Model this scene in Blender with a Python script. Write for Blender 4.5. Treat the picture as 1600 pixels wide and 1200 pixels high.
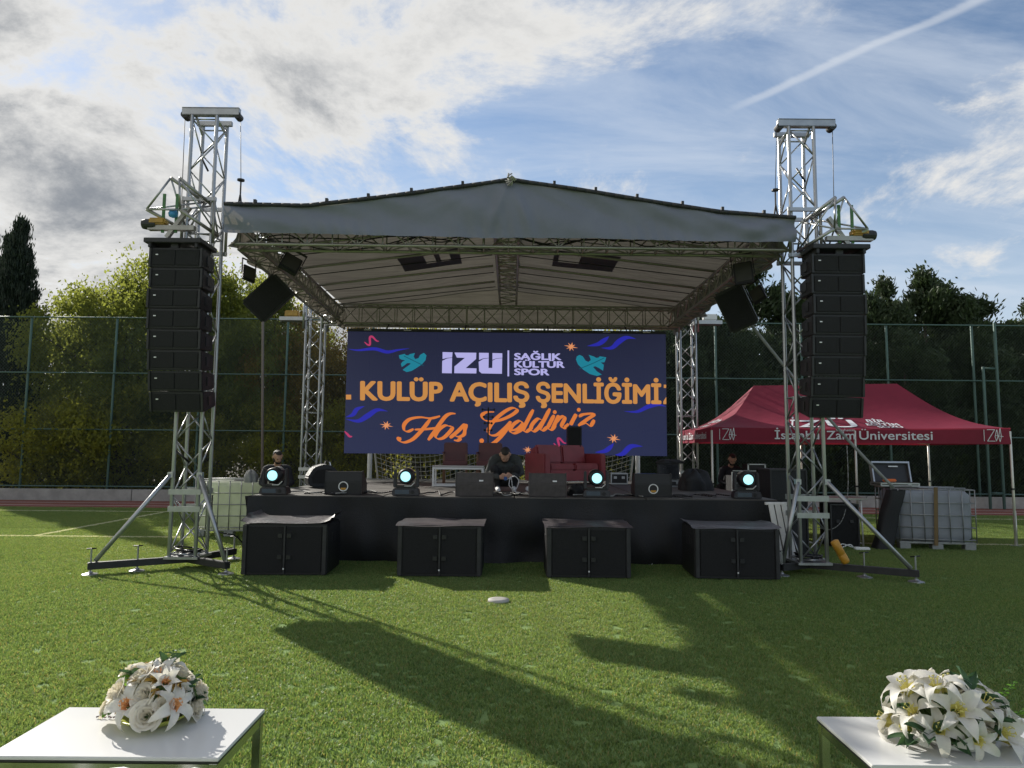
import bpy, bmesh, math, random
import numpy as np
from mathutils import Vector, Matrix, Euler
PI = math.pi
R = math.radians
random.seed(7)
sc = bpy.context.scene
for o in list(bpy.data.objects): bpy.data.objects.remove(o)
COL = sc.collection

# ---------------------------------------------------------------- camera
cam = bpy.data.cameras.new('camera'); camo = bpy.data.objects.new('camera', cam); COL.objects.link(camo)
cam.sensor_width = 36.0; cam.lens = 24.525; cam.clip_start = 0.05; cam.clip_end = 2000
camo.matrix_world = Matrix.Translation((0, 0, 1.6)) @ Matrix.Rotation(PI/2 + math.atan(101/1090), 4, 'X') @ Matrix.Rotation(0.009, 4, 'Z')
sc.camera = camo
sc.render.resolution_x = 1024; sc.render.resolution_y = 768

# ---------------------------------------------------------------- sky, sun, exposure
SUN_DIR = Vector((-0.69, 0.72, 0)).normalized()
SUN_EL = R(29)
sun_vec = Vector((SUN_DIR.x*math.cos(SUN_EL), SUN_DIR.y*math.cos(SUN_EL), math.sin(SUN_EL)))
w = bpy.data.worlds.new('World'); sc.world = w; w.use_nodes = True
nt = w.node_tree; N = nt.nodes; Lk = nt.links; N.clear()
def nd(t, **k):
    n = N.new(t)
    for a, b in k.items(): setattr(n, a, b)
    return n
def mth(op, a, b=None, c=None, clamp=False):
    n = N.new('ShaderNodeMath'); n.operation = op; n.use_clamp = clamp
    for i, v in enumerate((a, b, c)):
        if v is None: continue
        if isinstance(v, (int, float)): n.inputs[i].default_value = v
        else: Lk.new(v, n.inputs[i])
    return n.outputs[0]
def mrange(v, a, b, c, d):
    n = N.new('ShaderNodeMapRange'); n.interpolation_type = 'SMOOTHSTEP'
    Lk.new(v, n.inputs[0])
    for i, x in enumerate((a, b, c, d)):
        if isinstance(x, (int, float)): n.inputs[i+1].default_value = x
        else: Lk.new(x, n.inputs[i+1])
    return n.outputs[0]
def mixc(f, a, b):
    n = N.new('ShaderNodeMix'); n.data_type = 'RGBA'
    if isinstance(f, (int, float)): n.inputs[0].default_value = f
    else: Lk.new(f, n.inputs[0])
    for i, v in ((6, a), (7, b)):
        if isinstance(v, tuple): n.inputs[i].default_value = v + (1,)
        else: Lk.new(v, n.inputs[i])
    return n.outputs[2]
sky = nd('ShaderNodeTexSky', sky_type='NISHITA', sun_disc=False, sun_elevation=SUN_EL,
         sun_rotation=math.atan2(SUN_DIR.x, SUN_DIR.y), air_density=1.0, dust_density=0.15, ozone_density=1.6)
tc = nd('ShaderNodeTexCoord')
sep = nd('ShaderNodeSeparateXYZ'); Lk.new(tc.outputs['Generated'], sep.inputs[0])
zz = mth('ADD', mth('MAXIMUM', sep.outputs[2], 0.0), 0.30)
cmb = nd('ShaderNodeCombineXYZ')
Lk.new(mth('DIVIDE', sep.outputs[0], zz), cmb.inputs[0]); Lk.new(mth('DIVIDE', sep.outputs[1], zz), cmb.inputs[1])
def noise(vec, scale, detail=8, rough=.55, dist=0.0, off=(0, 0, 0), sc3=(1, 1, 1)):
    mp = nd('ShaderNodeMapping'); mp.inputs['Location'].default_value = off; mp.inputs['Scale'].default_value = sc3
    Lk.new(vec, mp.inputs[0])
    n = nd('ShaderNodeTexNoise'); n.inputs['Scale'].default_value = scale; n.inputs['Detail'].default_value = detail
    n.inputs['Roughness'].default_value = rough; n.inputs['Distortion'].default_value = dist
    Lk.new(mp.outputs[0], n.inputs['Vector']); return n.outputs['Fac']
n1 = noise(cmb.outputs[0], 2.1, 12, .66, .3, (3.1, 0.4, 0))
n2 = noise(cmb.outputs[0], 0.9, 6, .55, .2, (7.7, 2.2, 1.0))
n3 = noise(cmb.outputs[0], 2.6, 9, .62, .6, (1.3, 5.2, 0), (0.55, 1.6, 1))
thr = mrange(sep.outputs[0], -0.45, 0.42, 0.385, 0.585)            # cover thins out towards the right
cum = mrange(n1, mth('SUBTRACT', thr, 0.05), mth('ADD', thr, 0.09), 0.0, 1.0)
cir = mth('MULTIPLY', mrange(n3, 0.30, 0.68, 0.0, 1.0), 0.52)
lowhaze = mrange(sep.outputs[2], 0.0, 0.5, 0.6, 0.0)
greyness = mth('MULTIPLY', mrange(n2, 0.36, 0.58, 0.0, 1.0), mrange(sep.outputs[0], -0.25, 0.25, 0.95, 0.25))
core = mrange(n1, mth('ADD', thr, 0.04), mth('ADD', thr, 0.26), 0.0, 1.0)
cl_col = mixc(mth('MULTIPLY', greyness, core), (6.3, 6.25, 6.1), (1.9, 2.1, 2.4))
base = mixc(lowhaze, sky.outputs[0], (4.6, 5.3, 6.2))
base = mixc(cir, base, (5.4, 5.9, 6.6))
# contrail: a thin band along a great circle
ca = Vector((0.3275, 0.8309, 0.4498)).normalized(); cb = Vector((0.4952, 0.7187, 0.4881)).normalized()
cn = ca.cross(cb).normalized()
def dotv(v):
    n = nd('ShaderNodeVectorMath', operation='DOT_PRODUCT'); Lk.new(tc.outputs['Generated'], n.inputs[0]); n.inputs[1].default_value = v
    return n.outputs['Value']
band = mth('ABSOLUTE', mth('ADD', dotv(cn), mth('MULTIPLY', mth('SUBTRACT', n3, .5), .02)))
trail = mth('MULTIPLY', mrange(band, 0.001, 0.007, 0.34, 0.0), mrange(dotv(ca.lerp(cb, .55).normalized()), 0.982, 0.993, 0.0, 1.0))
base = mixc(trail, base, (6.6, 6.8, 7.0))
final = mixc(cum, base, cl_col)
bg = nd('ShaderNodeBackground'); bg.inputs[1].default_value = 0.10
Lk.new(final, bg.inputs[0])
wo = nd('ShaderNodeOutputWorld'); Lk.new(bg.outputs[0], wo.inputs[0])

sl = bpy.data.lights.new('sun', 'SUN'); sl.energy = 5.0; sl.angle = R(0.6); sl.color = (1.0, 0.95, 0.86)
so = bpy.data.objects.new('sun', sl); COL.objects.link(so)
so.rotation_euler = (-sun_vec).to_track_quat('-Z', 'Y').to_euler()
so.location = (0, 0, 30)
sc.view_settings.view_transform = 'Standard'; sc.view_settings.look = 'None'
sc.view_settings.exposure = 0.38; sc.view_settings.gamma = 1.0; sc.view_settings.use_curve_mapping = False

# ---------------------------------------------------------------- materials
MATS = {}
def mat(name, col, rough=.6, metal=0.0, var=.18, scale=6.0, bump=0.0, bscale=40.0, spec=.5, col2=None, transl=0.0, tcol=None, emis=None, estr=1.0, aniso=None, island=0.0, sheen=0.0):
    if name in MATS: return MATS[name]
    m = bpy.data.materials.new(name); m.use_nodes = True
    t = m.node_tree; n = t.nodes; l = t.links
    b = n['Principled BSDF']; out = n['Material Output']
    b.inputs['Roughness'].default_value = rough; b.inputs['Metallic'].default_value = metal
    b.inputs['Specular IOR Level'].default_value = spec
    if sheen: b.inputs['Sheen Weight'].default_value = sheen
    tcn = n.new('ShaderNodeTexCoord')
    mp = n.new('ShaderNodeMapping'); l.new(tcn.outputs['Object'], mp.inputs[0])
    if aniso: mp.inputs['Scale'].default_value = aniso
    nz = n.new('ShaderNodeTexNoise'); nz.inputs['Scale'].default_value = scale; nz.inputs['Detail'].default_value = 6; nz.inputs['Roughness'].default_value = .6
    l.new(mp.outputs[0], nz.inputs['Vector'])
    mx = n.new('ShaderNodeMix'); mx.data_type = 'RGBA'
    c2 = col2 or tuple(min(1, c*(1+var)) for c in col); c1 = col if col2 else tuple(c*(1-var) for c in col)
    mx.inputs[6].default_value = c1 + (1,); mx.inputs[7].default_value = c2 + (1,)
    rm = n.new('ShaderNodeMapRange'); rm.inputs[1].default_value = .3; rm.inputs[2].default_value = .7
    l.new(nz.outputs['Fac'], rm.inputs[0])
    fac = rm.outputs[0]
    if island:
        g = n.new('ShaderNodeNewGeometry'); a = n.new('ShaderNodeMix'); a.data_type = 'FLOAT'; a.inputs[0].default_value = island
        l.new(fac, a.inputs[2]); l.new(g.outputs['Random Per Island'], a.inputs[3]); fac = a.outputs[0]
    l.new(fac, mx.inputs[0]); l.new(mx.outputs[2], b.inputs['Base Color'])
    # roughness wear
    rr = n.new('ShaderNodeMapRange'); rr.inputs[3].default_value = max(0, rough-.08); rr.inputs[4].default_value = min(1, rough+.08)
    l.new(nz.outputs['Fac'], rr.inputs[0]); l.new(rr.outputs[0], b.inputs['Roughness'])
    if bump:
        n2_ = n.new('ShaderNodeTexNoise'); n2_.inputs['Scale'].default_value = bscale; n2_.inputs['Detail'].default_value = 4
        l.new(mp.outputs[0], n2_.inputs['Vector'])
        bp = n.new('ShaderNodeBump'); bp.inputs['Strength'].default_value = bump; bp.inputs['Distance'].default_value = .02
        l.new(n2_.outputs['Fac'], bp.inputs['Height']); l.new(bp.outputs[0], b.inputs['Normal'])
    if emis:
        b.inputs['Emission Color'].default_value = emis + (1,); b.inputs['Emission Strength'].default_value = estr
    if transl:
        tr = n.new('ShaderNodeBsdfTranslucent'); ms = n.new('ShaderNodeMixShader'); ms.inputs[0].default_value = transl
        if tcol:
            tm = n.new('ShaderNodeMix'); tm.data_type = 'RGBA'; tm.inputs[6].default_value = tuple(c*.65 for c in tcol) + (1,); tm.inputs[7].default_value = tcol + (1,)
            l.new(fac, tm.inputs[0]); l.new(tm.outputs[2], tr.inputs[0])
        else: l.new(mx.outputs[2], tr.inputs[0])
        l.new(b.outputs[0], ms.inputs[1]); l.new(tr.outputs[0], ms.inputs[2]); l.new(ms.outputs[0], out.inputs[0])
    MATS[name] = m; return m
ALU = mat('aluminium', (.40, .41, .42), .36, .8, .12, 9)
ALU_D = mat('dull_aluminium', (.36, .35, .32), .45, .75, .2, 7)
STEELBLK = mat('black_steel', (.028, .028, .03), .5, .2, .3, 12)
BLKPAINT = mat('black_cabinet_paint', (.011, .011, .0125), .5, 0, .25, 25, .25, 220)
GRILLE = mat('black_grille', (.0065, .0065, .0075), .55, .2, .6, 45, .6, 300)
BLKCLOTH = mat('black_cloth', (.0095, .010, .012), .65, 0, .3, 5, .3, 60, .5)
BLKPLASTIC = mat('black_plastic', (.013, .013, .015), .42, 0, .2, 15)
VINYL = mat('black_vinyl_cover', (.06, .052, .056), .42, 0, .25, 6, .3, 25)
WHITE = mat('white_paint', (.78, .78, .77), .45, 0, .05, 6)
WHITELAM = mat('white_laminate', (.66, .66, .65), .26, 0, .012, .6)
CHROME = mat('chrome', (.55, .55, .55), .18, 1.0, .1, 5)
BADGE = mat('pale_badge', (.70, .70, .70), .4, .2, .1, 9)
DECK = mat('stage_deck_board', (.075, .07, .062), .6, 0, .4, 3, .25, 60)
CONC = mat('concrete', (.32, .31, .29), .9, 0, .22, 2.5, .4, 30)
GREENST = mat('green_painted_steel', (.06, .115, .10), .5, .1, .25, 4)
WIRE = mat('green_wire', (.08, .105, .095), .5, .1, .2, 3)
ROPE = mat('white_net_cord', (.62, .62, .58), .8, 0, .1, 5)
YELLOW = mat('yellow_plastic', (.50, .25, .025), .45, 0, .12, 6)
HOIST = mat('worn_yellow_paint', (.40, .23, .04), .5, 0, .25, 14)
ORANGE = mat('orange_plastic', (.72, .16, .03), .45, 0, .1, 6)
GREENSTRAP = mat('green_strap', (.09, .20, .09), .75, 0, .2, 10)
GREYSTRAP = mat('grey_strap', (.24, .24, .23), .7, 0, .2, 10)
TENTRED = mat('maroon_tent_fabric', (.25, .024, .052), .65, 0, .12, 2.0, .25, 8, .3, transl=.22, tcol=(.42, .03, .06))
TENTWHITE = mat('white_print', (.70, .70, .74), .7, 0, .04, 4)
LEATHERRED = mat('red_leatherette', (.27, .045, .055), .42, 0, .15, 5, .2, 90)
LEATHERBRN = mat('maroon_leather', (.105, .028, .030), .45, 0, .15, 5, .2, 90)
WOOD = mat('brown_wood', (.16, .075, .035), .5, 0, .25, 8)
SKIN = mat('skin', (.46, .26, .18), .55, 0, .1, 20)
HAIR = mat('dark_hair', (.018, .013, .010), .6, 0, .3, 60, .5, 150)
JACKET = mat('charcoal_jacket', (.042, .046, .046), .85, 0, .25, 12, .4, 60)
TROUSER = mat('black_trousers', (.014, .014, .016), .85, 0, .2, 12, .3, 60)
SHOEW = mat('white_shoe', (.72, .72, .72), .55, 0, .08, 20)
BLUE = mat('blue_plastic', (.03, .10, .32), .4, 0, .15, 6)
CAGE = mat('galvanised_cage', (.30, .31, .31), .45, .6, .2, 12)
def glassy(name, col, a): return mat(name, col, .35, 0, .08, 2.0, .05, 4, .5, transl=.55, tcol=a)
TANKG = glassy('pale_green_tank', (.66, .70, .58), (.72, .78, .60))
TANKW = glassy('frosted_white_tank', (.50, .53, .58), (.46, .52, .60))
CANOPY = mat('grey_roof_fabric', (.22, .215, .205), .75, 0, .38, 5.0, .3, 6, .2, transl=.34, tcol=(.150, .136, .115), aniso=(.16, 3.0, 3.0))
VALANCE = mat('grey_valance_fabric', (.20, .215, .275), .5, 0, .05, 2.2, .25, 9.0, .3, transl=.12, tcol=(.40, .34, .26))

# ---------------------------------------------------------------- helpers
class MB:
    def __init__(s): s.v = []; s.f = []; s.mi = []
    def add(s, vs, fs, mi=0):
        o = len(s.v); s.v += [tuple(v) for v in vs]; s.f += [tuple(i+o for i in f) for f in fs]; s.mi += [mi]*len(fs); return s
    def box(s, c, d, rot=None, mi=0, taper=None):
        x, y, z = d[0]/2, d[1]/2, d[2]/2
        vs = [Vector((sx*x, sy*y, sz*z)) for sz in (-1, 1) for sy in (-1, 1) for sx in (-1, 1)]
        if taper:
            for v in vs:
                if v.z > 0: v.x *= taper[0]; v.y *= taper[1]
        if rot: vs = [Euler(rot).to_matrix() @ v for v in vs]
        vs = [v + Vector(c) for v in vs]
        return s.add(vs, [(0, 2, 3, 1), (4, 5, 7, 6), (0, 1, 5, 4), (2, 6, 7, 3), (0, 4, 6, 2), (1, 3, 7, 5)], mi)
    def bar(s, a, b, r, r2=None, n=6, mi=0):
        a, b = Vector(a), Vector(b); d = (b-a)
        if d.length < 1e-6: return s
        q = d.to_track_quat('Z', 'Y'); r2 = r if r2 is None else r2
        vs = []
        for p, rr in ((a, r), (b, r2)):
            for i in range(n):
                t = 2*PI*i/n; vs.append(p + q @ Vector((math.cos(t)*rr, math.sin(t)*rr, 0)))
        fs = [(i, (i+1) % n, n+(i+1) % n, n+i) for i in range(n)] + [tuple(range(n-1, -1, -1)), tuple(range(n, 2*n))]
        return s.add(vs, fs, mi)
    def tube(s, pts, r, n=6, mi=0):
        for a, b in zip(pts, pts[1:]): s.bar(a, b, r, None, n, mi)
        return s
    def lathe(s, prof, n=20, mi=0, c=(0, 0, 0), rot=None, cap=True):
        vs = []; M = Euler(rot).to_matrix() if rot else Matrix.Identity(3)
        for r, z in prof:
            for i in range(n):
                t = 2*PI*i/n; vs.append(M @ Vector((r*math.cos(t), r*math.sin(t), z)) + Vector(c))
        fs = []
        for k in range(len(prof)-1):
            for i in range(n):
                fs.append((k*n+i, k*n+(i+1) % n, (k+1)*n+(i+1) % n, (k+1)*n+i))
        if cap: fs.append(tuple(range(n-1, -1, -1))); fs.append(tuple((len(prof)-1)*n+i for i in range(n)))
        else:
            for i in range(n): fs.append(((len(prof)-1)*n+i, (len(prof)-1)*n+(i+1) % n, (i+1) % n, i))
        return s.add(vs, fs, mi)
    def grid(s, fn, nu, nv, mi=0, close=False):
        vs = [fn(i/nu, j/nv) for j in range(nv+1) for i in range(nu+1)]
        fs = [(j*(nu+1)+i, j*(nu+1)+i+1, (j+1)*(nu+1)+i+1, (j+1)*(nu+1)+i) for j in range(nv) for i in range(nu)]
        return s.add(vs, fs, mi)
    def prism(s, poly, y0, y1, mi=0, fn=None):
        # polygon in (x,z), thickness along y
        n = len(poly); fn = fn or (lambda x, y, z: (x, y, z))
        vs = [fn(x, y0, z) for x, z in poly] + [fn(x, y1, z) for x, z in poly]
        fs = [tuple(range(n)), tuple(range(2*n-1, n-1, -1))] + [(i, i+n, (i+1) % n+n, (i+1) % n) for i in range(n)]
        return s.add(vs, fs, mi)
    def mesh(s, name, mats, smooth=False, bevel=0):
        me = bpy.data.meshes.new(name); me.from_pydata(s.v, [], s.f)
        if not isinstance(mats, (list, tuple)): mats = [mats]
        for m in mats: me.materials.append(m)
        me.polygons.foreach_set('material_index', s.mi)
        bm = bmesh.new(); bm.from_mesh(me)
        if bevel: bmesh.ops.bevel(bm, geom=bm.edges[:], offset=bevel, segments=2, affect='EDGES', clamp_overlap=True)
        bmesh.ops.recalc_face_normals(bm, faces=bm.faces); bm.to_mesh(me); bm.free()
        if smooth: me.polygons.foreach_set('use_smooth', [True]*len(me.polygons))
        me.update(); return me
    def build(s, name, mats, parent=None, smooth=False, bevel=0, loc=(0, 0, 0), rot=None):
        return link(name, s.mesh(name, mats, smooth, bevel), parent, loc, rot)
def link(name, me, parent=None, loc=(0, 0, 0), rot=None):
    o = bpy.data.objects.new(name, me); COL.objects.link(o); o.location = loc
    if rot: o.rotation_euler = rot
    if parent: o.parent = parent
    return o
def tag(o, label, cat, group=None):
    o['label'] = label; o['category'] = cat
    if group: o['group'] = group
    return o
def thing(name, label, cat, loc=(0, 0, 0), rz=0, group=None):
    o = bpy.data.objects.new(name, None); COL.objects.link(o); o.location = loc; o.rotation_euler = (0, 0, rz); o.empty_display_size = .2
    return tag(o, label, cat, group)
def struct(o): o['kind'] = 'structure'; return o
def copy_tree(o, parent=None):
    c = o.copy(); COL.objects.link(c); c.parent = parent
    for ch in list(o.children): copy_tree(ch, c)
    return c
_bars = {}
def bar(name, a, b, r, m, parent, n=8):
    k = (round(r, 4), m.name, n)
    if k not in _bars: _bars[k] = MB().bar((0, 0, 0), (0, 0, 1), r, None, n).mesh('bar', m, True)
    a, b = Vector(a), Vector(b); d = b-a
    o = bpy.data.objects.new(name, _bars[k]); COL.objects.link(o); o.parent = parent
    o.matrix_local = Matrix.Translation(a) @ d.to_track_quat('Z', 'Y').to_matrix().to_4x4() @ Matrix.Diagonal((1, 1, d.length, 1))
    return o
def spline(pts, sub=6):
    P = [Vector(p) for p in pts]; out = []
    for i in range(len(P)-1):
        p0 = P[max(i-1, 0)]; p1 = P[i]; p2 = P[i+1]; p3 = P[min(i+2, len(P)-1)]
        for k in range(sub):
            t = k/sub
            out.append(.5*((2*p1)+(-p0+p2)*t+(2*p0-5*p1+4*p2-p3)*t*t+(-p0+3*p1-3*p2+p3)*t**3))
    out.append(P[-1]); return out
def cable(name, pts, r, m, label, cat='cable', group=None, parent=None):
    o = MB().tube(spline(pts, 6), r, 6).build(name, m, parent, True)
    if not parent: tag(o, label, cat, group)
    return o
def text_mesh(s, offset=0.0, shear=0.0, ex=.004, space=1.0):
    cu = bpy.data.curves.new('t', 'FONT'); cu.body = s; cu.offset = offset; cu.shear = shear; cu.extrude = ex; cu.space_character = space; cu.resolution_u = 4
    o = bpy.data.objects.new('t', cu); COL.objects.link(o)
    dg = bpy.context.evaluated_depsgraph_get(); me = bpy.data.meshes.new_from_object(o.evaluated_get(dg), depsgraph=dg)
    bpy.data.objects.remove(o); return me
_cap = {}
def fit_text(name, s, x0, x1, base, cap, m, parent, plane, offset=.0, shear=0, space=1.0, ex=.004):
    """text between x0 and x1 with cap height; plane(x,h,d) -> parent-space point"""
    k = (offset, shear)
    if k not in _cap:
        h = text_mesh('H', 0, 0); ys = [v.co.y for v in h.vertices]; _cap[k] = (min(ys)-offset*.75, max(ys)+offset*.75)
    me = text_mesh(s, 0, shear, 0, space)
    vs = np.array([v.co[:] for v in me.vertices]); fs = [tuple(p.vertices) for p in me.polygons]
    a, b = vs[:, 0].min()-offset, vs[:, 0].max()+offset; lo, hi = _cap[k]; mb = MB()
    sh = [(0, 0)] if not offset else [(0, 0)]+[(offset*math.cos(q*PI/4), offset*.75*math.sin(q*PI/4)) for q in range(8)]
    for q, (dx, dy) in enumerate(sh):
        mb.add([plane(x0+(v[0]+dx-a)/(b-a)*(x1-x0), base+(v[1]+dy-lo)/(hi-lo)*cap, .002+.0006*q) for v in vs], fs)
    return mb.build(name, m, parent)

# ---------------------------------------------------------------- ground
def turf_mat(name, blades):
    m = bpy.data.materials.new(name); m.use_nodes = True; t = m.node_tree; n = t.nodes; l = t.links
    b = n['Principled BSDF']; out = n['Material Output']
    g = n.new('ShaderNodeNewGeometry'); 
    def nz(s, d=4):
        q = n.new('ShaderNodeTexNoise'); q.inputs['Scale'].default_value = s; q.inputs['Detail'].default_value = d; l.new(g.outputs['Position'], q.inputs['Vector']); return q.outputs['Fac']
    def mix(f, a, c):
        q = n.new('ShaderNodeMix'); q.data_type = 'RGBA'
        if isinstance(f, (int, float)): q.inputs[0].default_value = f
        else: l.new(f, q.inputs[0])
        for i, v in ((6, a), (7, c)):
            if isinstance(v, tuple): q.inputs[i].default_value = v+(1,)
            else: l.new(v, q.inputs[i])
        return q.outputs[2]
    def mr(v, a, b_, c=0., d=1.):
        q = n.new('ShaderNodeMapRange'); l.new(v, q.inputs[0])
        for i, x in enumerate((a, b_, c, d)): q.inputs[i+1].default_value = x
        return q.outputs[0]
    def mt(op, a, c):
        q = n.new('ShaderNodeMath'); q.operation = op
        for i, v in enumerate((a, c)):
            if isinstance(v, (int, float)): q.inputs[i].default_value = v
            else: l.new(v, q.inputs[i])
        return q.outputs[0]
    rnd = g.outputs['Random Per Island'] if blades else nz(140, 2)
    col = mix(mr(rnd, 0.1, .95), (.072, .145, .046), (.285, .385, .155))
    col = mix(mt('MULTIPLY', mr(nz(.6), .35, .7), .35), col, (.16, .24, .06))
    col = mix(mt('MULTIPLY', mr(nz(2.3, 6), .45, .75), .30), col, (.10, .17, .05))
    col = mix(mt('MULTIPLY', mr(nz(.22, 3), .45, .65), .30), col, (.25, .31, .12))
    if blades: col = mix(mr(rnd, .90, .91), col, (.30, .28, .13))
    # dyed white pitch lines
    sp = n.new('ShaderNodeSeparateXYZ'); l.new(g.outputs['Position'], sp.inputs[0]); X, Y = sp.outputs[0], sp.outputs[1]
    def near(v, c, hw): return mt('LESS_THAN', mt('ABSOLUTE', mt('SUBTRACT', v, c), 0), hw)
    lines = mt('MULTIPLY', near(Y, 12.35, .055), mt('MAXIMUM', mt('LESS_THAN', X, -5.6), mt('GREATER_THAN', X, 3.2)))
    lines = mt('MAXIMUM', lines, mt('MULTIPLY', near(X, -8.3, .05), mt('GREATER_THAN', Y, 12.3)))
    lines = mt('MAXIMUM', lines, near(Y, 17.0, .055))
    col = mix(mt('MULTIPLY', lines, .8), col, (.62, .63, .58))
    l.new(col, b.inputs['Base Color']); b.inputs['Roughness'].default_value = .48 if blades else .9; b.inputs['Specular IOR Level'].default_value = .35 if blades else .1
    if blades:
        tr = n.new('ShaderNodeBsdfTranslucent'); ms = n.new('ShaderNodeMixShader'); ms.inputs[0].default_value = .45
        tcx = n.new('ShaderNodeMix'); tcx.data_type = 'RGBA'; tcx.blend_type = 'MULTIPLY'; tcx.inputs[0].default_value = 1; l.new(col, tcx.inputs[6]); tcx.inputs[7].default_value = (1.62, 1.48, .85, 1)
        l.new(tcx.outputs[2], tr.inputs[0]); l.new(b.outputs[0], ms.inputs[1]); l.new(tr.outputs[0], ms.inputs[2]); l.new(ms.outputs[0], out.inputs[0])
    return m
def sheet(name, x0, x1, y0, y1, z, m):
    return struct(MB().add([(x0, y0, z), (x1, y0, z), (x1, y1, z), (x0, y1, z)], [(0, 1, 2, 3)]).build(name, m))
SOIL = mat('bare_soil', (.09, .075, .05), .95, 0, .35, .8, .4, 8)
sheet('ground', -300, 300, -100, 500, -.012, SOIL)
sheet('pitch', -60, 60, -30, 18.15, 0, turf_mat('turf_base', False))
TRACK = mat('red_track', (.20, .062, .045), .9, 0, .25, 1.5, .3, 60)
sheet('running_track', -60, 60, 18.15, 20.42, -.004, TRACK)
for i, y in enumerate((18.75, 19.6)):
    sheet('track_line', -60, 60, y, y+.05, 0.0, WHITE)
# turf fibres: one object of instanced tufts
def tuft_mesh(seed, size=.30, n=1000):
    rg = np.random.default_rng(seed)
    x = rg.uniform(-size/2, size/2, n); y = rg.uniform(-size/2, size/2, n); a = rg.uniform(0, 2*PI, n)
    h = rg.uniform(.012, .027, n); wd = rg.uniform(.0018, .0042, n); lean = rg.uniform(.2, 1.1, n)*h; la = rg.uniform(0, 2*PI, n)
    dx, dy = np.cos(a)*wd, np.sin(a)*wd; lx, ly = np.cos(la)*lean, np.sin(la)*lean
    V = np.stack([np.stack([x-dx, y-dy, 0*x], 1), np.stack([x+dx, y+dy, 0*x], 1),
                  np.stack([x+dx*.8+lx*.4, y+dy*.8+ly*.4, h*.65], 1), np.stack([x-dx*.8+lx*.4, y-dy*.8+ly*.4, h*.65], 1),
                  np.stack([x+lx, y+ly, h], 1)], 1).reshape(-1, 3)
    F = []
    for i in range(n): o = 5*i; F += [(o, o+1, o+2, o+3), (o+3, o+2, o+4)]
    me = bpy.data.meshes.new('tuft'); me.from_pydata(V.tolist(), [], F); me.materials.append(TURF); return me
TURF = turf_mat('turf_fibre', True)
tuftcol = bpy.data.collections.new('tufts')
for i in range(4):
    o = bpy.data.objects.new('tuft', tuft_mesh(i)); tuftcol.objects.link(o)
pts = []; s = .27
yy = 1.7
while yy < 18.1:
    hw = .78*yy+1.2; k = int(hw/s)
    for i in range(-k, k+1): pts.append((i*s+random.uniform(-.03, .03), yy+random.uniform(-.03, .03), 0))
    yy += s
me = bpy.data.meshes.new('grass'); me.from_pydata(pts, [], []); me.materials.append(TURF)
grass = link('grass', me); grass['kind'] = 'stuff'; tag(grass, 'short green artificial turf fibres covering the football pitch', 'grass')
ng = bpy.data.node_groups.new('grass_nodes', 'GeometryNodeTree')
ng.interface.new_socket('Geometry', in_out='INPUT', socket_type='NodeSocketGeometry'); ng.interface.new_socket('Geometry', in_out='OUTPUT', socket_type='NodeSocketGeometry')
gi = ng.nodes.new('NodeGroupInput'); go = ng.nodes.new('NodeGroupOutput'); iop = ng.nodes.new('GeometryNodeInstanceOnPoints')
ci = ng.nodes.new('GeometryNodeCollectionInfo'); ci.inputs['Collection'].default_value = tuftcol; ci.inputs['Separate Children'].default_value = True; ci.inputs['Reset Children'].default_value = True
rv = ng.nodes.new('FunctionNodeRandomValue'); rv.data_type = 'INT'; rv.inputs['Min'].default_value = 0; rv.inputs['Max'].default_value = 3
rz_ = ng.nodes.new('FunctionNodeRandomValue'); rz_.data_type = 'FLOAT_VECTOR'; rz_.inputs['Min'].default_value = (0, 0, 0); rz_.inputs['Max'].default_value = (0, 0, 6.283)
ng.links.new(gi.outputs[0], iop.inputs['Points']); ng.links.new(ci.outputs[0], iop.inputs['Instance']); iop.inputs['Pick Instance'].default_value = True
ng.links.new(rv.outputs[2], iop.inputs['Instance Index']); ng.links.new(rz_.outputs[0], iop.inputs['Rotation']); ng.links.new(iop.outputs[0], go.inputs[0])
grass.modifiers.new('grass', 'NODES').node_group = ng

# ---------------------------------------------------------------- fence and kerb wall
wl = thing('concrete_wall', 'low grey concrete kerb wall under the tall green fence', 'wall', (0, 20.55, 0))
for i in range(18):
    MB().box((-35.0+i*4.0+2, 0, .15), (3.985, .22, .34)).build('wall_segment', CONC, wl, bevel=.012)
fence = thing('chain_link_fence', 'tall green chain link fence with four rails behind the stage', 'fence', (0, 20.58, .3))
FX0, SP, NB = -32.2, 2.55, 26
for i in range(NB+1): bar('post', (FX0+i*SP, 0, 0), (FX0+i*SP, 0, 5.1), .037, GREENST, fence)
for z in (.10, 1.75, 3.42, 5.08): bar('rail', (FX0, -.05, z), (FX0+NB*SP, -.05, z), .021, GREENST, fence)
wm = MB(); H = 5.0; st = .095; r = .0030
i = -H
while i < SP:
    for sgn, yo in ((1, .004), (-1, -.004)):
        x0, x1 = i, i+H; z0, z1 = 0, H
        if x0 < 0: z0 = -x0; x0 = 0
        if x1 > SP: z1 = H-(x1-SP); x1 = SP
        if x1-x0 > .02:
            a, b = (x0, yo, z0), (x1, yo, z1)
            if sgn < 0: a, b = (SP-x0, yo, z0), (SP-x1, yo, z1)
            wm.bar(a, b, r, None, 3)
    i += st
wme = wm.mesh('wire_mesh', WIRE)
for i in range(NB): link('wire_mesh', wme, fence, (FX0+i*SP, .05, .05))
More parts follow.
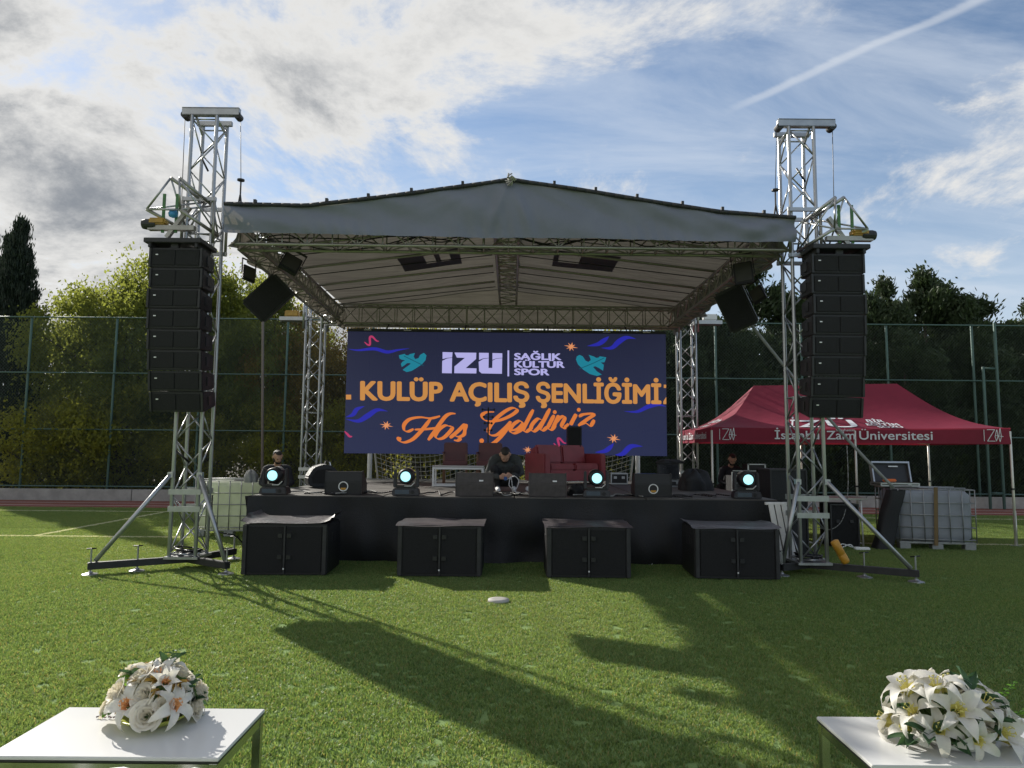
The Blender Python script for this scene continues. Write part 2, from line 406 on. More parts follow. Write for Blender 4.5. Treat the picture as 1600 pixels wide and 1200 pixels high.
# narrow green frame standing by the fence on the right
gf = thing('steel_frame', 'narrow green ladder shaped steel frame standing against the fence at far right', 'frame', (13.93, 20.2, 0))
for x in (-.2, .2): bar('post', (x, 0, 0), (x, 0, 4.1 if x < 0 else 5.4), .04, GREENST, gf)
for z in (.45, 4.05): bar('crossbar', (-.2, 0, z), (.2, 0, z), .03, GREENST, gf)
bp_ = bar('pole', (-7.05, 20.0, 0), (-7.25, 20.0, 5.3), .04, mat('brown_pole', (.16, .13, .11), .6), None); bp_.name = 'tall_pole'
tag(bp_, 'thin brown pole standing before the fence left of the stage', 'pole')

# ---------------------------------------------------------------- trees
def leaf_mat(name, c1, c2, tcol, tr=.4): return mat(name, c1, .6, 0, 0, .5, 0, 1, .3, col2=c2, transl=tr, tcol=tcol, island=.6)
LGREEN = leaf_mat('leaf_olive', (.045, .07, .02), (.115, .14, .035), (.38, .42, .07), .52)
LYELL = leaf_mat('leaf_yellow_green', (.08, .10, .02), (.20, .205, .04), (.46, .46, .07), .5)
LORNG = leaf_mat('leaf_autumn', (.09, .075, .02), (.20, .15, .035), (.42, .29, .06), .48)
LDARK = leaf_mat('leaf_dark_conifer', (.018, .034, .016), (.05, .075, .03), (.08, .12, .04), .22)
LCYP = leaf_mat('leaf_cypress', (.012, .022, .015), (.03, .044, .026), (.04, .06, .03), .15)
BARK = mat('bark', (.07, .055, .042), .9, 0, .3, 6, .5, 25)
def leaves(centers, dirs, ln, wd, rg, m, jit=.8):
    n = len(centers)
    d = dirs + rg.normal(0, jit, (n, 3)); d /= np.linalg.norm(d, axis=1)[:, None]
    q = rg.normal(0, 1, (n, 3)); u = np.cross(d, q); u /= np.linalg.norm(u, axis=1)[:, None]
    ln = rg.uniform(ln*.6, ln*1.3, n)[:, None]; wd = rg.uniform(wd*.6, wd*1.3, n)[:, None]
    V = np.stack([centers-d*ln*.5, centers+u*wd*.5, centers+d*ln*.5, centers-u*wd*.5], 1).reshape(-1, 3)
    me = bpy.data.meshes.new('crown'); me.vertices.add(4*n); me.vertices.foreach_set('co', V.ravel())
    me.loops.add(4*n); me.loops.foreach_set('vertex_index', np.arange(4*n, dtype=np.int32)); me.polygons.add(n)
    me.polygons.foreach_set('loop_start', np.arange(0, 4*n, 4, dtype=np.int32))
    me.materials.append(m); me.update(); me.validate(); return me
def broadleaf(seed, h, rx, base, m, nclump=150, per=170, leaf=.115):
    rg = np.random.default_rng(seed); C = []; 
    while len(C) < nclump:
        p = rg.normal(0, 1, 3); p /= np.linalg.norm(p); az = math.atan2(p[1], p[0])
        lump = 1+.18*math.sin(3*az+seed)+.14*math.sin(5*p[2]+2*az+seed*2)
        q = p*(rg.uniform(.25, 1)**.45)*lump
        C.append((q[0]*rx, q[1]*rx*.9, base+(h-base)*(.5+.5*q[2])))
    C = np.array(C); idx = rg.integers(0, nclump, nclump*per)
    sg = rg.uniform(.16, .42, nclump)[idx][:, None]
    P = C[idx]+rg.normal(0, 1, (len(idx), 3))*sg*np.array([1, 1, .7]); P[:, 2] = np.maximum(P[:, 2], .1)
    me = leaves(P, np.tile([0, 0, -.4], (len(P), 1)), leaf, leaf*.62, rg, m, 1.0)
    tk = MB(); tk.bar((0, 0, 0), (.08, 0, base+.35*(h-base)), .17, .10, 8)
    for c in C[:22]:
        z = base*.8+rg.uniform(0, .35)*(h-base); mid = Vector((c[0]*.45, c[1]*.45, (z+c[2])/2+.2)); a = Vector((.06, 0, z))
        tk.bar(a, mid, .06, .04, 5); tk.bar(mid, Vector(c), .04, .012, 5)
    return me, tk.mesh('trunk', BARK, True)
def conifer(seed, h, r, m, col=False, nb=190, per=170):
    rg = np.random.default_rng(seed); Ps = []; Ds = []; tk = MB(); tk.bar((0, 0, 0), (0, 0, h*.93), .16, .02, 7)
    for b in range(nb):
        t = rg.uniform(0.0, 1)**.9; z = .15+t*(h-.3); az = rg.uniform(0, 2*PI)
        if col: rad = r*min(1, 1.55*(1-t)**.85)*(.65+.35*min(1, t*5))*rg.uniform(.72, 1.08); up = 1.5
        else: rad = r*(1-t)**.70*rg.uniform(.35, 1.45); up = .55
        d = np.array([math.cos(az), math.sin(az), up]); d /= np.linalg.norm(d)
        ln = rad/max(.35, math.hypot(d[0], d[1])) if not col else min(rad*2.2, h*.28)
        root = np.array([0, 0, z-(ln*d[2]*(.8 if not col else .6))]) if not col else np.array([math.cos(az)*rad*.45, math.sin(az)*rad*.45, z-ln*.5])
        s_ = rg.uniform(.25, 1.0, per)**.8
        sp = (.20+.10*rad)*(1.15-s_)[:, None]+.06
        if not col and b % 3:
            k_ = b % 3; fz = (.86, .74)[k_-1]; root = root*np.array([1, 1, fz])+np.array([(.42, -.36)[k_-1]*r, (.2, -.3)[k_-1]*r, 0])*min(1, t*2.5); ln *= .8
        P = root+d*(s_*ln)[:, None]+rg.normal(0, 1, (per, 3))*sp*np.array([1, 1, .6]); Ps.append(P); Ds.append(np.tile(d*1.2+np.array([0, 0, .35]), (per, 1)))
        if b % 6 == 0: tk.bar((0, 0, max(.1, root[2])), root+d*ln*.85, .035, .01, 4)
    P = np.concatenate(Ps); P[:, 2] = np.maximum(P[:, 2], .05)
    return leaves(P, np.concatenate(Ds), .19, .07, rg, m, .5), tk.mesh('trunk', BARK, True)
KIND = {'green': broadleaf(1, 6.0, 2.6, 1.0, LGREEN, 170, 250), 'yellow': broadleaf(2, 5.4, 2.2, .5, LYELL, 130, 210), 'autumn': broadleaf(3, 5.6, 1.9, .8, LORNG, 120, 200),
        'shrub': broadleaf(4, 3.0, 1.6, .1, LYELL, 80, 150, .11), 'dark': conifer(5, 7.0, 2.3, LDARK, False, 150, 300), 'spire': conifer(6, 8.0, 1.2, LCYP, True, 190, 180), 'cedar': conifer(8, 6.5, 3.0, LDARK, False, 150, 320)}
KH = {'green': 6.0, 'yellow': 5.4, 'autumn': 5.6, 'shrub': 3.0, 'dark': 7.0, 'spire': 8.0, 'cedar': 6.5}
KW = {'green': 2.6, 'yellow': 2.2, 'autumn': 1.9, 'shrub': 1.6, 'dark': 2.3, 'spire': 1.2, 'cedar': 3.0}
NAME = {'green': 'broadleaf_tree', 'yellow': 'broadleaf_tree', 'autumn': 'autumn_tree', 'shrub': 'shrub', 'dark': 'conifer_tree', 'spire': 'cypress_tree', 'cedar': 'conifer_tree'}
def tree(kind, x, y, h, hw, label, group='trees beyond the fence', rz=None):
    t = thing(NAME[kind], label, 'shrub' if kind == 'shrub' else 'tree', (x, y, -.02), random.uniform(0, 6.28) if rz is None else rz, group)
    cm, tm = KIND[kind]; s_ = hw/KW[kind]; t.scale = (s_, s_, h/KH[kind])
    link('crown', cm, t); link('trunk', tm, t); return t
tree('spire', -16.75, 23.2, 9.4, .62, 'tall dark pointed cypress at the far left edge')
tree('spire', -17.35, 23.6, 9.0, .65, 'shorter dark cypress cut by the left edge of the picture')
tree('green', -13.2, 23.6, 7.6, 2.5, 'large olive green broadleaf tree right of the tall cypress')
tree('green', -15.1, 24.6, 6.9, 1.9, 'olive tree between the tall cypress and the large broadleaf tree')
tree('green', -11.7, 25.2, 8.1, 2.4, 'olive green tree reaching highest beside the left speaker array')
tree('green', -10.2, 24.8, 7.6, 2.3, 'olive green broadleaf tree behind the left speaker array')
tree('dark', -12.6, 28.5, 9.6, 1.7, 'dark conifer tip rising just left of the left speaker array')
tree('green', -8.3, 24.0, 7.4, 2.0, 'green broadleaf tree seen right of the left front tower')
tree('autumn', -7.0, 23.3, 6.0, 1.5, 'orange autumn tree under the left roof corner')
tree('autumn', -5.1, 23.0, 5.8, 1.5, 'rust coloured autumn tree beside the left end of the screen')
tree('yellow', -3.0, 23.2, 6.0, 1.9, 'yellow green tree above the left part of the screen')
tree('yellow', -.3, 23.5, 6.0, 2.0, 'yellow green tree above the middle of the screen')
tree('yellow', 2.5, 23.2, 6.0, 1.9, 'yellow green tree above the right part of the screen')
for x, y, h_, hw_, lb in ((-14.3, 21.9, 3.0, 1.5, 'yellow green shrub behind the fence at far left'), (-12.2, 21.8, 3.4, 1.5, 'bright yellow green shrub behind the second fence bay from the left'),
                        (-9.6, 21.9, 2.6, 1.3, 'leafy shrub behind the fence by the left tower foot'), (-7.2, 21.9, 2.9, 1.3, 'leafy shrub behind the man at the stage edge'), (-5.0, 21.8, 3.2, 1.2, 'shrub behind the rear left truss tower')):
    tree('shrub', x, y, h_, hw_, lb, 'shrubs along the fence')
tree('dark', 5.8, 23.4, 7.2, 2.2, 'dark conifer behind the rear right tower')
tree('cedar', 8.4, 24.0, 8.3, 2.9, 'dark feathery conifer under the right roof corner')
tree('dark', 10.7, 24.6, 7.8, 2.0, 'dark conifer hidden behind the right speaker array')
tree('dark', 12.5, 24.0, 7.6, 1.7, 'narrow spiky conifer just right of the right speaker array')
tree('cedar', 13.4, 24.8, 7.9, 2.2, 'dark conifer between the narrow spiky conifer and the tallest right hand tree')
tree('dark', 15.5, 24.9, 8.3, 2.4, 'dark conifer crowding the tallest right hand tree from behind')
tree('cedar', 14.5, 24.2, 8.1, 2.6, 'broad dark conifer, tallest right of the speaker array')
tree('dark', 16.2, 24.6, 7.6, 2.2, 'dark conifer shoulder right of the tallest right hand tree')
tree('cedar', 18.0, 23.8, 7.0, 2.4, 'low dark conifer near the right edge')
tree('dark', 19.8, 24.4, 7.9, 2.2, 'dark conifer cut by the right edge of the picture')
for x, lb in ((-19.5, 'at far left'), (-15.5, 'behind the tall cypress'), (-6.2, 'behind the autumn trees'), (-1.6, 'behind the screen left half'), (3.2, 'behind the screen right half'),
              (7.0, 'behind the maroon tent ridge, left'), (11.4, 'behind the right array, back row'), (15.8, 'behind the broad right conifer'), (20.5, 'beyond the right edge')):
    tree('dark', x, 28.2, 3.0 if x < 4 else 7.4, 3.2, 'dark back row conifer ' + lb, 'back row of dark conifers')
for x, lb in ((5.0, 'left of the maroon tent'), (7.6, 'behind the left tent peak'), (10.2, 'behind the right tent peak'), (12.8, 'right of the tent ridge'), (15.3, 'by the green ladder frame'), (17.9, 'at the right edge')):
    tree('cedar', x, 22.6, 5.6, 2.1, 'low dark evergreen behind the fence ' + lb, 'low evergreens along the fence')

# ---------------------------------------------------------------- goal behind the stage
gl = thing('football_goal', 'white football goal with net half hidden behind the stage screen', 'goal', (-.19, 17.6, 0))
for x in (-3.36, 3.36):
    bar('post', (x, 0, 0), (x, 0, 2.44), .06, WHITE, gl); bar('back_stay', (x, 0, 2.4), (x, 1.6, .05), .025, WHITE, gl)
bar('crossbar', (-3.42, 0, 2.44), (3.42, 0, 2.44), .06, WHITE, gl)
nm = MB(); 
def netp(u, v):
    x = -3.36+6.72*u; sag = .25*math.sin(PI*u*3)*math.sin(PI*v)
    return Vector((x, .15+1.45*v+.1*math.sin(9*u), 2.4-2.35*v-sag))
NU, NV = 52, 20
for i in range(NU+1): nm.tube([netp(i/NU, j/NV) for j in range(NV+1)], .006, 3)
for j in range(NV+1): nm.tube([netp(i/NU, j/NV) for i in range(NU+1)], .006, 3)
nm.build('net', ROPE, gl)

# ---------------------------------------------------------------- stage
CX = -.18
stage = thing('stage', 'low black stage platform with cloth skirt and dark deck', 'stage', (.045, 9.95, 0))
for j in range(3):
    for i in range(4):
        MB().box((-2.8+i*1.87, 1.0+j*1.9+.0, .875), (1.855, 1.885, .07)).build('deck_panel', DECK, stage, bevel=.006)
rs = random.Random(3)
def fold(x, z): return .05*math.sin(x*2.1+z*1.5)+.032*math.sin(x*6.3-z*4)+.02*math.sin(x*13+3*z)+.03*math.sin(x*1.7+z*7)+.02*math.sin(z*5+x*1.1)*(.9-z)
MB().grid(lambda u, v: (-3.745+7.49*u, -.02+fold(-3.7+7.4*u, .9*v)*(1-.7*v), .015+.885*v), 150, 16).build('skirt', BLKCLOTH, stage, True)
for sx in (-1, 1):
    MB().grid(lambda u, v: (sx*(3.75+.5*fold(u*5.6, v)), 0+5.7*u, .015+.885*v), 60, 8).build('side_skirt', BLKCLOTH, stage, True)
MB().box((0, 5.72, .45), (7.48, .03, .85)).build('rear_skirt', BLKCLOTH, stage)
for x in (-3.2, -1.2, .55, .85, 1.9, 2.4): MB().box((x, -.06, .02), (.06, .03, .03)).build('skirt_clip', BADGE, stage)

# truss towers
def tower(name, label, loc, H, wd, n, r, rb, m, group, z0=.16):
    t = thing(name, label, 'truss tower', loc, 0, group); h = wd/2
    cs = [(-h, -h), (h, -h), (h, h), (-h, h)]
    for x, y in cs: bar('chord', (x, y, z0), (x, y, H), r, m, t, 10)
    dz = (H-z0-.1)/n
    for f in range(4):
        a, b = cs[f], cs[(f+1) % 4]
        for k in range(n):
            p, q = (a, b) if (k+f) % 2 == 0 else (b, a)
            bar('brace', (p[0], p[1], z0+.05+k*dz), (q[0], q[1], z0+.05+(k+1)*dz), rb, m, t, 6)
        for z in (z0+.04, 2.35, 4.45, H-.06):
            if z < H: bar('rung', (a[0], a[1], z), (b[0], b[1], z), rb, m, t, 6)
    return t
for sx, X, lb in ((-1, -4.25, 'left'), (1, 3.93, 'right')):
    t = tower('truss_tower', 'tall silver truss tower at the front %s of the stage with diagonal struts' % lb, (X, 9.37, 0), 6.12, .34, 16, .025, .011, ALU, 'truss towers carrying the roof')
    if sx > 0: t.scale = (1, 1, .986)
    MB().box((0, 0, .155), (.44, .44, .03)).build('base_plate', ALU, t)
    for z in (.78, 1.0): 
        for y in (-.185, .185): MB().box((0, y, z), (.42, .02, .07)).build('sleeve_bar', ALU, t)
    # head beam with pulleys
    MB().box((.08, -.15, 6.17), (.79, .07, .10)).box((.08, -.15, 6.125), (.79, .09, .012)).box((.08, -.15, 6.222), (.79, .09, .012)).box((0, .15, 6.15), (.50, .05, .07)).build('head_beam', ALU, t, bevel=.008)
    for x in (-.36, .36): MB().lathe([(.05, -.06), (.05, .06)], 14, 0, (x+.08, -.12, 6.13), (PI/2, 0, 0)).build('pulley', STEELBLK, t)
    for x in (-.17, .17): MB().bar((x, .17, 5.98), (x*.8, -.13, 6.12), .02).build('head_brace', ALU, t)
    for x, zb in ((-.385, 4.75), (.385, 5.25)):
        if sx > 0: x = -x
        bar('hoist_wire', (x+.08, -.1, 6.1), (x*1.04+.08, -.03, zb), .005, STEELBLK, t, 4)
    hx = -sx*.40+.08
    MB().lathe([(.01, 0), (.05, .01), (.05, .03), (.01, .04)], 12, 0, (hx, -.03, 5.24)).bar((hx, -.03, 5.24), (hx, -.03, 5.02), .012).bar((hx, -.03, 5.05), (hx-.05, -.03, 4.72), .012).bar((hx, -.03, 5.05), (hx+.05, -.03, 4.72), .012).build('hook_sling', STEELBLK, t)
    # sleeve block with roof corner
    for x in (-.21, .21):
        for y in (-.21, .21): bar('sleeve_post', (x, y, 4.25), (x, y, 4.95), .022, ALU_D, t)
    for z in (4.28, 4.92):
        for y in (-.21, .21): MB().box((0, y, z), (.46, .04, .05)).build('sleeve_bar', ALU, t)
    # outriggers, jacks and struts
    ends = [(-.95 if sx < 0 else 1.10, -.62, .115), (.72 if sx < 0 else -.46, -.48 if sx < 0 else -.25, .115), (.34*-sx, .72, .115)]
    for ex, ey, ez in ends:
        d = Vector((ex, ey, 0)); a_ = math.atan2(ey, ex)
        MB().box((d.length/2, 0, 0), (d.length, .075, .085)).build('outrigger', STEELBLK, t, bevel=.006, loc=(0, 0, ez), rot=(0, 0, a_))
        for fr in ((.55, 1.0) if d.length > .9 else (1.0,)):
            p = d*(fr-.03)
            j = MB().bar((p.x, p.y, .02), (p.x, p.y, .33), .012).build('jack', ALU, t)
            MB().lathe([(.10, .008), (.09, .02), (.03, .035), (.02, .05)], 14, 0, (p.x, p.y, 0)).build('jack_foot', ALU, t)
            bar('jack_handle', (p.x-.06, p.y, .32), (p.x+.06, p.y, .33), .008, STEELBLK, t)
    for (ex, ey, ez), cx in zip(ends[:2], (-.19 if sx < 0 else .19, .19 if sx < 0 else -.19)):
        bar('strut', (cx, -.2, 1.22), (ex*.93, ey*.93, .17), .028, ALU, t, 10)
        MB().box((cx, -.19, 1.22), (.07, .06, .07)).build('strut_bracket', ALU, t)
    for k, (p, q) in enumerate((((-.17, -.17, 1.55), (.0, -.1, 1.38)), ((-.05, -.1, 5.55), (.06, -.12, 5.35)))): bar('locking_pin', p, q, .014, STEELBLK, t)
    # cantilever truss and hoist that carry the speaker array
    o4 = [(-.06, -.62, 4.98), (.05, -.62, 4.98), (-.35*1.0, -.62, 4.56), (.08, -.62, 4.56)]
    i4 = [(.10, -.12, 4.84), (.21, -.12, 4.79), (-.12, -.12, 4.42), (.30, -.12, 4.37)]
    if sx > 0: o4 = [(-x+.28, y, z-.04) for x, y, z in o4]; i4 = [(-x+.22, y, z-.02) for x, y, z in i4]
    else: o4 = [(x-.13, y, z+.07) for x, y, z in o4]; i4 = [(x-.06, y, z+.07) for x, y, z in i4]
    for a, b in zip(o4, i4): bar('boom_chord', a, b, .024, ALU_D if sx < 0 else ALU, t, 8)
    for a, b in ((0, 2), (1, 3), (2, 3)): bar('boom_brace', o4[a], o4[b], .014, ALU, t); bar('boom_brace', i4[a], i4[b], .014, ALU, t)
    for a, b in ((0, 2), (1, 3), (2, 0), (3, 1)): bar('boom_brace', o4[a], i4[b], .012, ALU, t)
    hx = -.22 if sx < 0 else .42
    MB().box((hx+.02, -.5, 4.42), (.60, .08, .06)).box((hx-sx*.1, -.5, 4.5), (.05, .06, .5), (0, sx*-.6, 0)).build('hoist_frame', ALU_D, t)
    MB().box((hx+sx*.16, -.5, 4.50), (.22, .14, .09)).build('hoist_motor', HOIST, t, bevel=.02)
    MB().lathe([(.06, -.09), (.07, -.05), (.07, .05), (.06, .09)], 14, 0, (hx+sx*.27, -.5, 4.47), (0, PI/2, 0)).build('hoist_cap', STEELBLK, t)
    for k in (-.04, .13): MB().box((hx-.06+k, -.5, 4.62), (.035, .02, .52)).build('lifting_strap', GREENSTRAP, t)
    if sx < 0: MB().lathe([(.0, -.06), (.05, -.04), (.06, 0), (.04, .05), (.0, .06)], 12, 0, (hx+.05, -.55, 4.60)).build('blue_bag', mat('blue_bag', (.05, .25, .55), .5), t, True)
    # coil of cables in the tower foot
    cm_ = MB()
    for k in range(5):
        cm_.tube([(.13*math.cos(a/8*PI*2)*(1+.1*k), .12*math.sin(a/8*PI*2), .19+.015*k+.02*math.sin(a+k)) for a in range(9)], .012, 5)
    cm_.build('cable_coil', BLKPLASTIC, t, True)
for lb, X in (('left', -4.40), ('right', 3.88)):
    tt = tower('truss_tower', 'silver truss tower at the rear %s of the stage beside the screen' % lb, (X, 15.42, 0), 4.75, .34, 13, .025, .011, ALU, 'truss towers carrying the roof')
    MB().box((0, 0, .155), (.5, .5, .03)).build('base_plate', ALU, tt)
    for x, y in ((-.2, -.2), (.2, -.2), (-.2, .2), (.2, .2)): MB().lathe([(.09, 0), (.08, .02), (.02, .04), (.02, .15)], 10, 0, (x, y, 0)).build('jack_foot', ALU, tt)
    for z in (.95, 1.12): MB().box((0, -.19, z), (.42, .02, .07)).build('sleeve_bar', ALU, tt)
    for x in (-.21, .21):
        for y in (-.21, .21): bar('sleeve_post', (x, y, 4.2), (x, y, 4.95), .03, ALU, tt)
    MB().box((-.45 if lb == 'left' else .45, -.1, 4.42), (.6, .25, .08)).build('sleeve_platform', ALU, tt)
    MB().box((-.5 if lb == 'left' else .5, -.1, 4.54), (.3, .18, .14)).build('hoist_motor', HOIST if lb == 'left' else BADGE, tt, bevel=.02)

# ---------------------------------------------------------------- roof
roof = thing('stage_roof', 'grey fabric gable roof on aluminium trusses over the stage', 'roof', (CX, 0, 0))
XL, XR = -3.66, 3.92
KX = [-3.66, -2.57, -1.55, -.70, -.12, .13, .38, 1.01, 2.04, 2.89, 3.92]
KZ = [4.79, 4.775, 4.905, 5.03, 5.115, 5.16, 5.12, 5.035, 4.87, 4.745, 4.67]
def topz(x): return float(np.interp(x, KX, KZ))
Y0, Y1 = 9.03, 15.62
def canopy_pt(u, v):
    x = XL+(XR-XL)*u; y = Y0+(Y1-Y0)*v
    z = topz(x)*(1-v)+(4.74+(5.2-4.74)*(1-abs(x)/3.98)**1.0)*v-.05*math.sin(PI*v*4)**2*(1-abs(x)/4.2)-.02*math.sin(x*2.2)
    return (x, y, z+.012)
MB().grid(canopy_pt, 60, 48).build('canopy_fabric', CANOPY, roof, True)
rv_ = random.Random(5)
def val_pt(u, v):
    x = XL+(XR-XL)*u; zt = topz(x); zb = 4.385-.008*x-.012*math.exp(-((x-.13)/.5)**2)+.006*math.sin(x*1.7)
    wr = .035*math.sin(PI*v)*math.sin(x*1.9+v*3)+.012*math.sin(x*9+v*9)*v+.02*math.sin((x-.0)*7/(1.15-v))*math.exp(-((x-.13)/.9)**2)*(1-v)+.018*math.sin((3.9-abs(x))*9+v*7)*math.exp(-((3.9-abs(x))/.8)**2)+.010*math.sin(x*23+5*math.sin(x*3)+v*4)*(1-v)**2+.03*math.exp(-((abs(x-.13)-.28*(1-v)-.03)/.07)**2)*math.sin(v*PI)
    return (x, Y0-.015-wr, zt+(zb-zt)*(1-v))
MB().grid(val_pt, 360, 24).build('front_valance', VALANCE, roof, True)
MB().grid(lambda u, v: (XL+(XR-XL)*u, Y1-.015+.02*math.sin(u*30)*(1-v), (canopy_pt(u, 1)[2]+.02)*v+4.30*(1-v)), 60, 6).build('rear_valance', CANOPY, roof, True)
for sx in (-1, 1):
    MB().grid(lambda u, v: ((XR-.01 if sx > 0 else -XL-.01)*sx-sx*(.10*math.sin(PI*v)+.06*math.sin(u*34+v*5)*(1-v)+.04*math.sin(u*71)*(1-v)), Y0+.1+(Y1-Y0-.2)*u, (4.74)*v+(4.26+.05*math.sin(u*17))*(1-v)), 90, 8).build('side_valance', CANOPY, roof, True)
EDGE = mat('dark_edge_band', (.03, .03, .035), .6)
em = MB(); 
ep = [Vector((XL+(XR-XL)*i/60, Y0-.03, topz(XL+(XR-XL)*i/60)+.012)) for i in range(61)]
em.tube(ep, .028, 6).build('edge_band', EDGE, roof, True)
for x in (-3.25, -2.3, -1.75, -1.18, -.5, .72, 1.27, 1.82, 2.42, 2.95, 3.5):
    MB().box((x, Y0-.03, topz(x)+.05), (.035, .05, .05)).build('edge_clip', EDGE, roof)
km = MB()
for i in range(26):
    a = rv_.uniform(0, 2*PI); rr = rv_.uniform(.02, .09); c = Vector((.13, Y0-.06, 5.15)); km.bar(c+Vector((rr*math.cos(a), -.02, rr*math.sin(a))), c+Vector((rr*.4*math.cos(a+1), -.05, rr*.6*math.sin(a+1))), .009, None, 5)
km.build('ridge_lashing', ALU_D, roof)
def truss(name, p0, p1, wd, ht, n, m, rc=.024, rb=.011):
    """box truss between p0 and p1 (centre of its bottom face): chords are parts, lacing joined"""
    t = bpy.data.objects.new(name, None); COL.objects.link(t); t.parent = roof; t.empty_display_size = .1
    p0, p1 = Vector(p0), Vector(p1); d = (p1-p0).normalized(); s_ = d.cross(Vector((0, 0, 1))).normalized()*wd/2; up = Vector((0, 0, ht))
    cn_ = [(-s_), (s_), (s_+up), (-s_+up)]
    for c in cn_: bar('chord', p0+c, p1+c, rc, m, t, 8)
    lm = MB(); L_ = (p1-p0)
    for k in range(n):
        a, b = p0+L_*(k/n), p0+L_*((k+1)/n)
        for f in range(4):
            q, r_ = cn_[f], cn_[(f+1) % 4]
            if (k+f) % 2: q, r_ = r_, q
            lm.bar(a+q, b+r_, rb, None, 5)
        if k: 
            for f in range(4): lm.bar(a+cn_[f], a+cn_[(f+1) % 4], rb, None, 5)
    lm.build('lacing', m, t); return t
truss('front_truss', (-3.62, 9.35, 4.32), (3.85, 9.35, 4.30), .30, .30, 22, ALU_D)
truss('rear_truss', (-4.0, 15.35, 4.33), (3.9, 15.35, 4.31), .30, .42, 20, ALU_D)
truss('side_truss', (-3.50, 9.5, 4.33), (-3.72, 15.2, 4.33), .28, .30, 16, ALU_D)
truss('side_truss', (3.76, 9.5, 4.31), (3.76, 15.2, 4.31), .28, .30, 16, ALU_D)
truss('ridge_truss', (.08, 9.3, 4.80), (.08, 15.3, 4.80), .36, .32, 18, ALU_D)
for y in (10.55, 11.8, 13.05, 14.3):
    for sx in (-1, 1):
        bar('rafter', (sx*.2, y, 5.07), (3.8 if sx > 0 else -3.55, y, 4.66), .024, ALU_D, roof)
        bar('purlin_strap', (sx*.2, y+.6, 5.10), (3.8 if sx > 0 else -3.55, y+.6, 4.69), .009, STEELBLK, roof, 5)
for sx in (-1, 1):
    # black reinforcement patches sewn under the fabric
    x0, x1 = (-1.85, -.78) if sx < 0 else (.91, 2.04)
    yA, yB = 11.75, 12.85
    pm = MB()
    def pz(x, y): return canopy_pt((x-XL)/(XR-XL), (y-Y0)/(Y1-Y0))[2]-.02
    for i in range(12):
        for j in range(4):
            fx0, fx1 = x0+(x1-x0)*i/12, x0+(x1-x0)*(i+1)/12; fy0, fy1 = yA+(yB-yA)*j/4, yA+(yB-yA)*(j+1)/4
            hole = j in (1, 2) and (i in (5, 6, 8, 9) if sx < 0 else i in (1, 2, 3, 4))
            if not hole: pm.add([(fx0, fy0, pz(fx0, fy0)), (fx1, fy0, pz(fx1, fy0)), (fx1, fy1, pz(fx1, fy1)), (fx0, fy1, pz(fx0, fy1))], [(0, 1, 2, 3)])
    pm.build('reinforcement_patch', EDGE, roof)
# loose cables woven through the front truss
for k in range(3):
    x = -3.4; p = []
    while x < 3.8:
        p.append((x+CX, 9.2+.25*rv_.random(), 4.33+.22*rv_.random())); x += rv_.uniform(.35, .8)
    cable('cable', p, .009, BLKPLASTIC, 'black cable woven through the front roof truss', 'cable', 'cables in the front truss')

# ---------------------------------------------------------------- hung lights and speakers
def flood(loc, rot, label, s=1.0):
    t = thing('floodlight', label, 'floodlight', loc); t.rotation_euler = rot; t.scale = (s, s, s)
    MB().box((0, 0, 0), (.26, .07, .34), None, 0).build('housing', BLKPAINT, t, bevel=.012)
    MB().box((0, -.04, 0), (.21, .012, .28)).build('front_glass', mat('dark_glass', (.03, .03, .022), .45), t)
    for x in (-.145, .145): MB().box((x, 0, .14), (.014, .03, .34)).build('bracket_arm', BLKPLASTIC, t)
    MB().box((0, 0, .315), (.31, .03, .014)).build('bracket_top', BLKPLASTIC, t)
    MB().box((0, 0, .36), (.05, .05, .09)).build('clamp', BLKPLASTIC, t)
    return t
flood((-3.13, 9.62, 4.16), (R(-35), R(25), R(25)), 'black floodlight hanging inside the left front roof corner')
flood((3.24, 9.62, 4.08), (R(-15), R(-6), R(-20)), 'black floodlight hanging inside the right front roof corner')
flood((-3.88, 10.05, 4.12), (R(-20), R(12), R(50)), 'narrow black floodlight at the left tower beside the roof', .75)
flood((3.66, 10.25, 3.92), (R(-20), R(-30), R(-40)), 'small floodlight with grey glass beside the right hung speaker', .8)
def hung_speaker(loc, rot, label):
    t = thing('hung_speaker', label, 'speaker', loc); t.rotation_euler = rot
    MB().prism([(-.22, -.33), (.22, -.33), (.22, .33), (-.22, .33)], -.2, .2).build('cabinet', BLKPAINT, t, bevel=.03)
    MB().box((0, -.205, 0), (.38, .012, .58)).build('grille', GRILLE, t)
    for z in (-.34, .34): MB().box((0, .02, z), (.05, .2, .012)).build('yoke_plate', ALU_D, t)
    MB().tube([(.0, .12, .34), (.02, .25, .33), (.02, .25, -.33), (0, .12, -.34)], .014).build('yoke', ALU_D, t)
    MB().box((-.225, .02, .12), (.012, .12, .16)).build('handle', BADGE, t)
    return t
hung_speaker((-3.76, 10.6, 3.88), (R(15), R(43), R(25)), 'black speaker hung at an angle under the left roof truss')
hung_speaker((3.45, 10.6, 3.79), (R(15), R(-22), R(-25)), 'black speaker hung at an angle under the right roof truss')

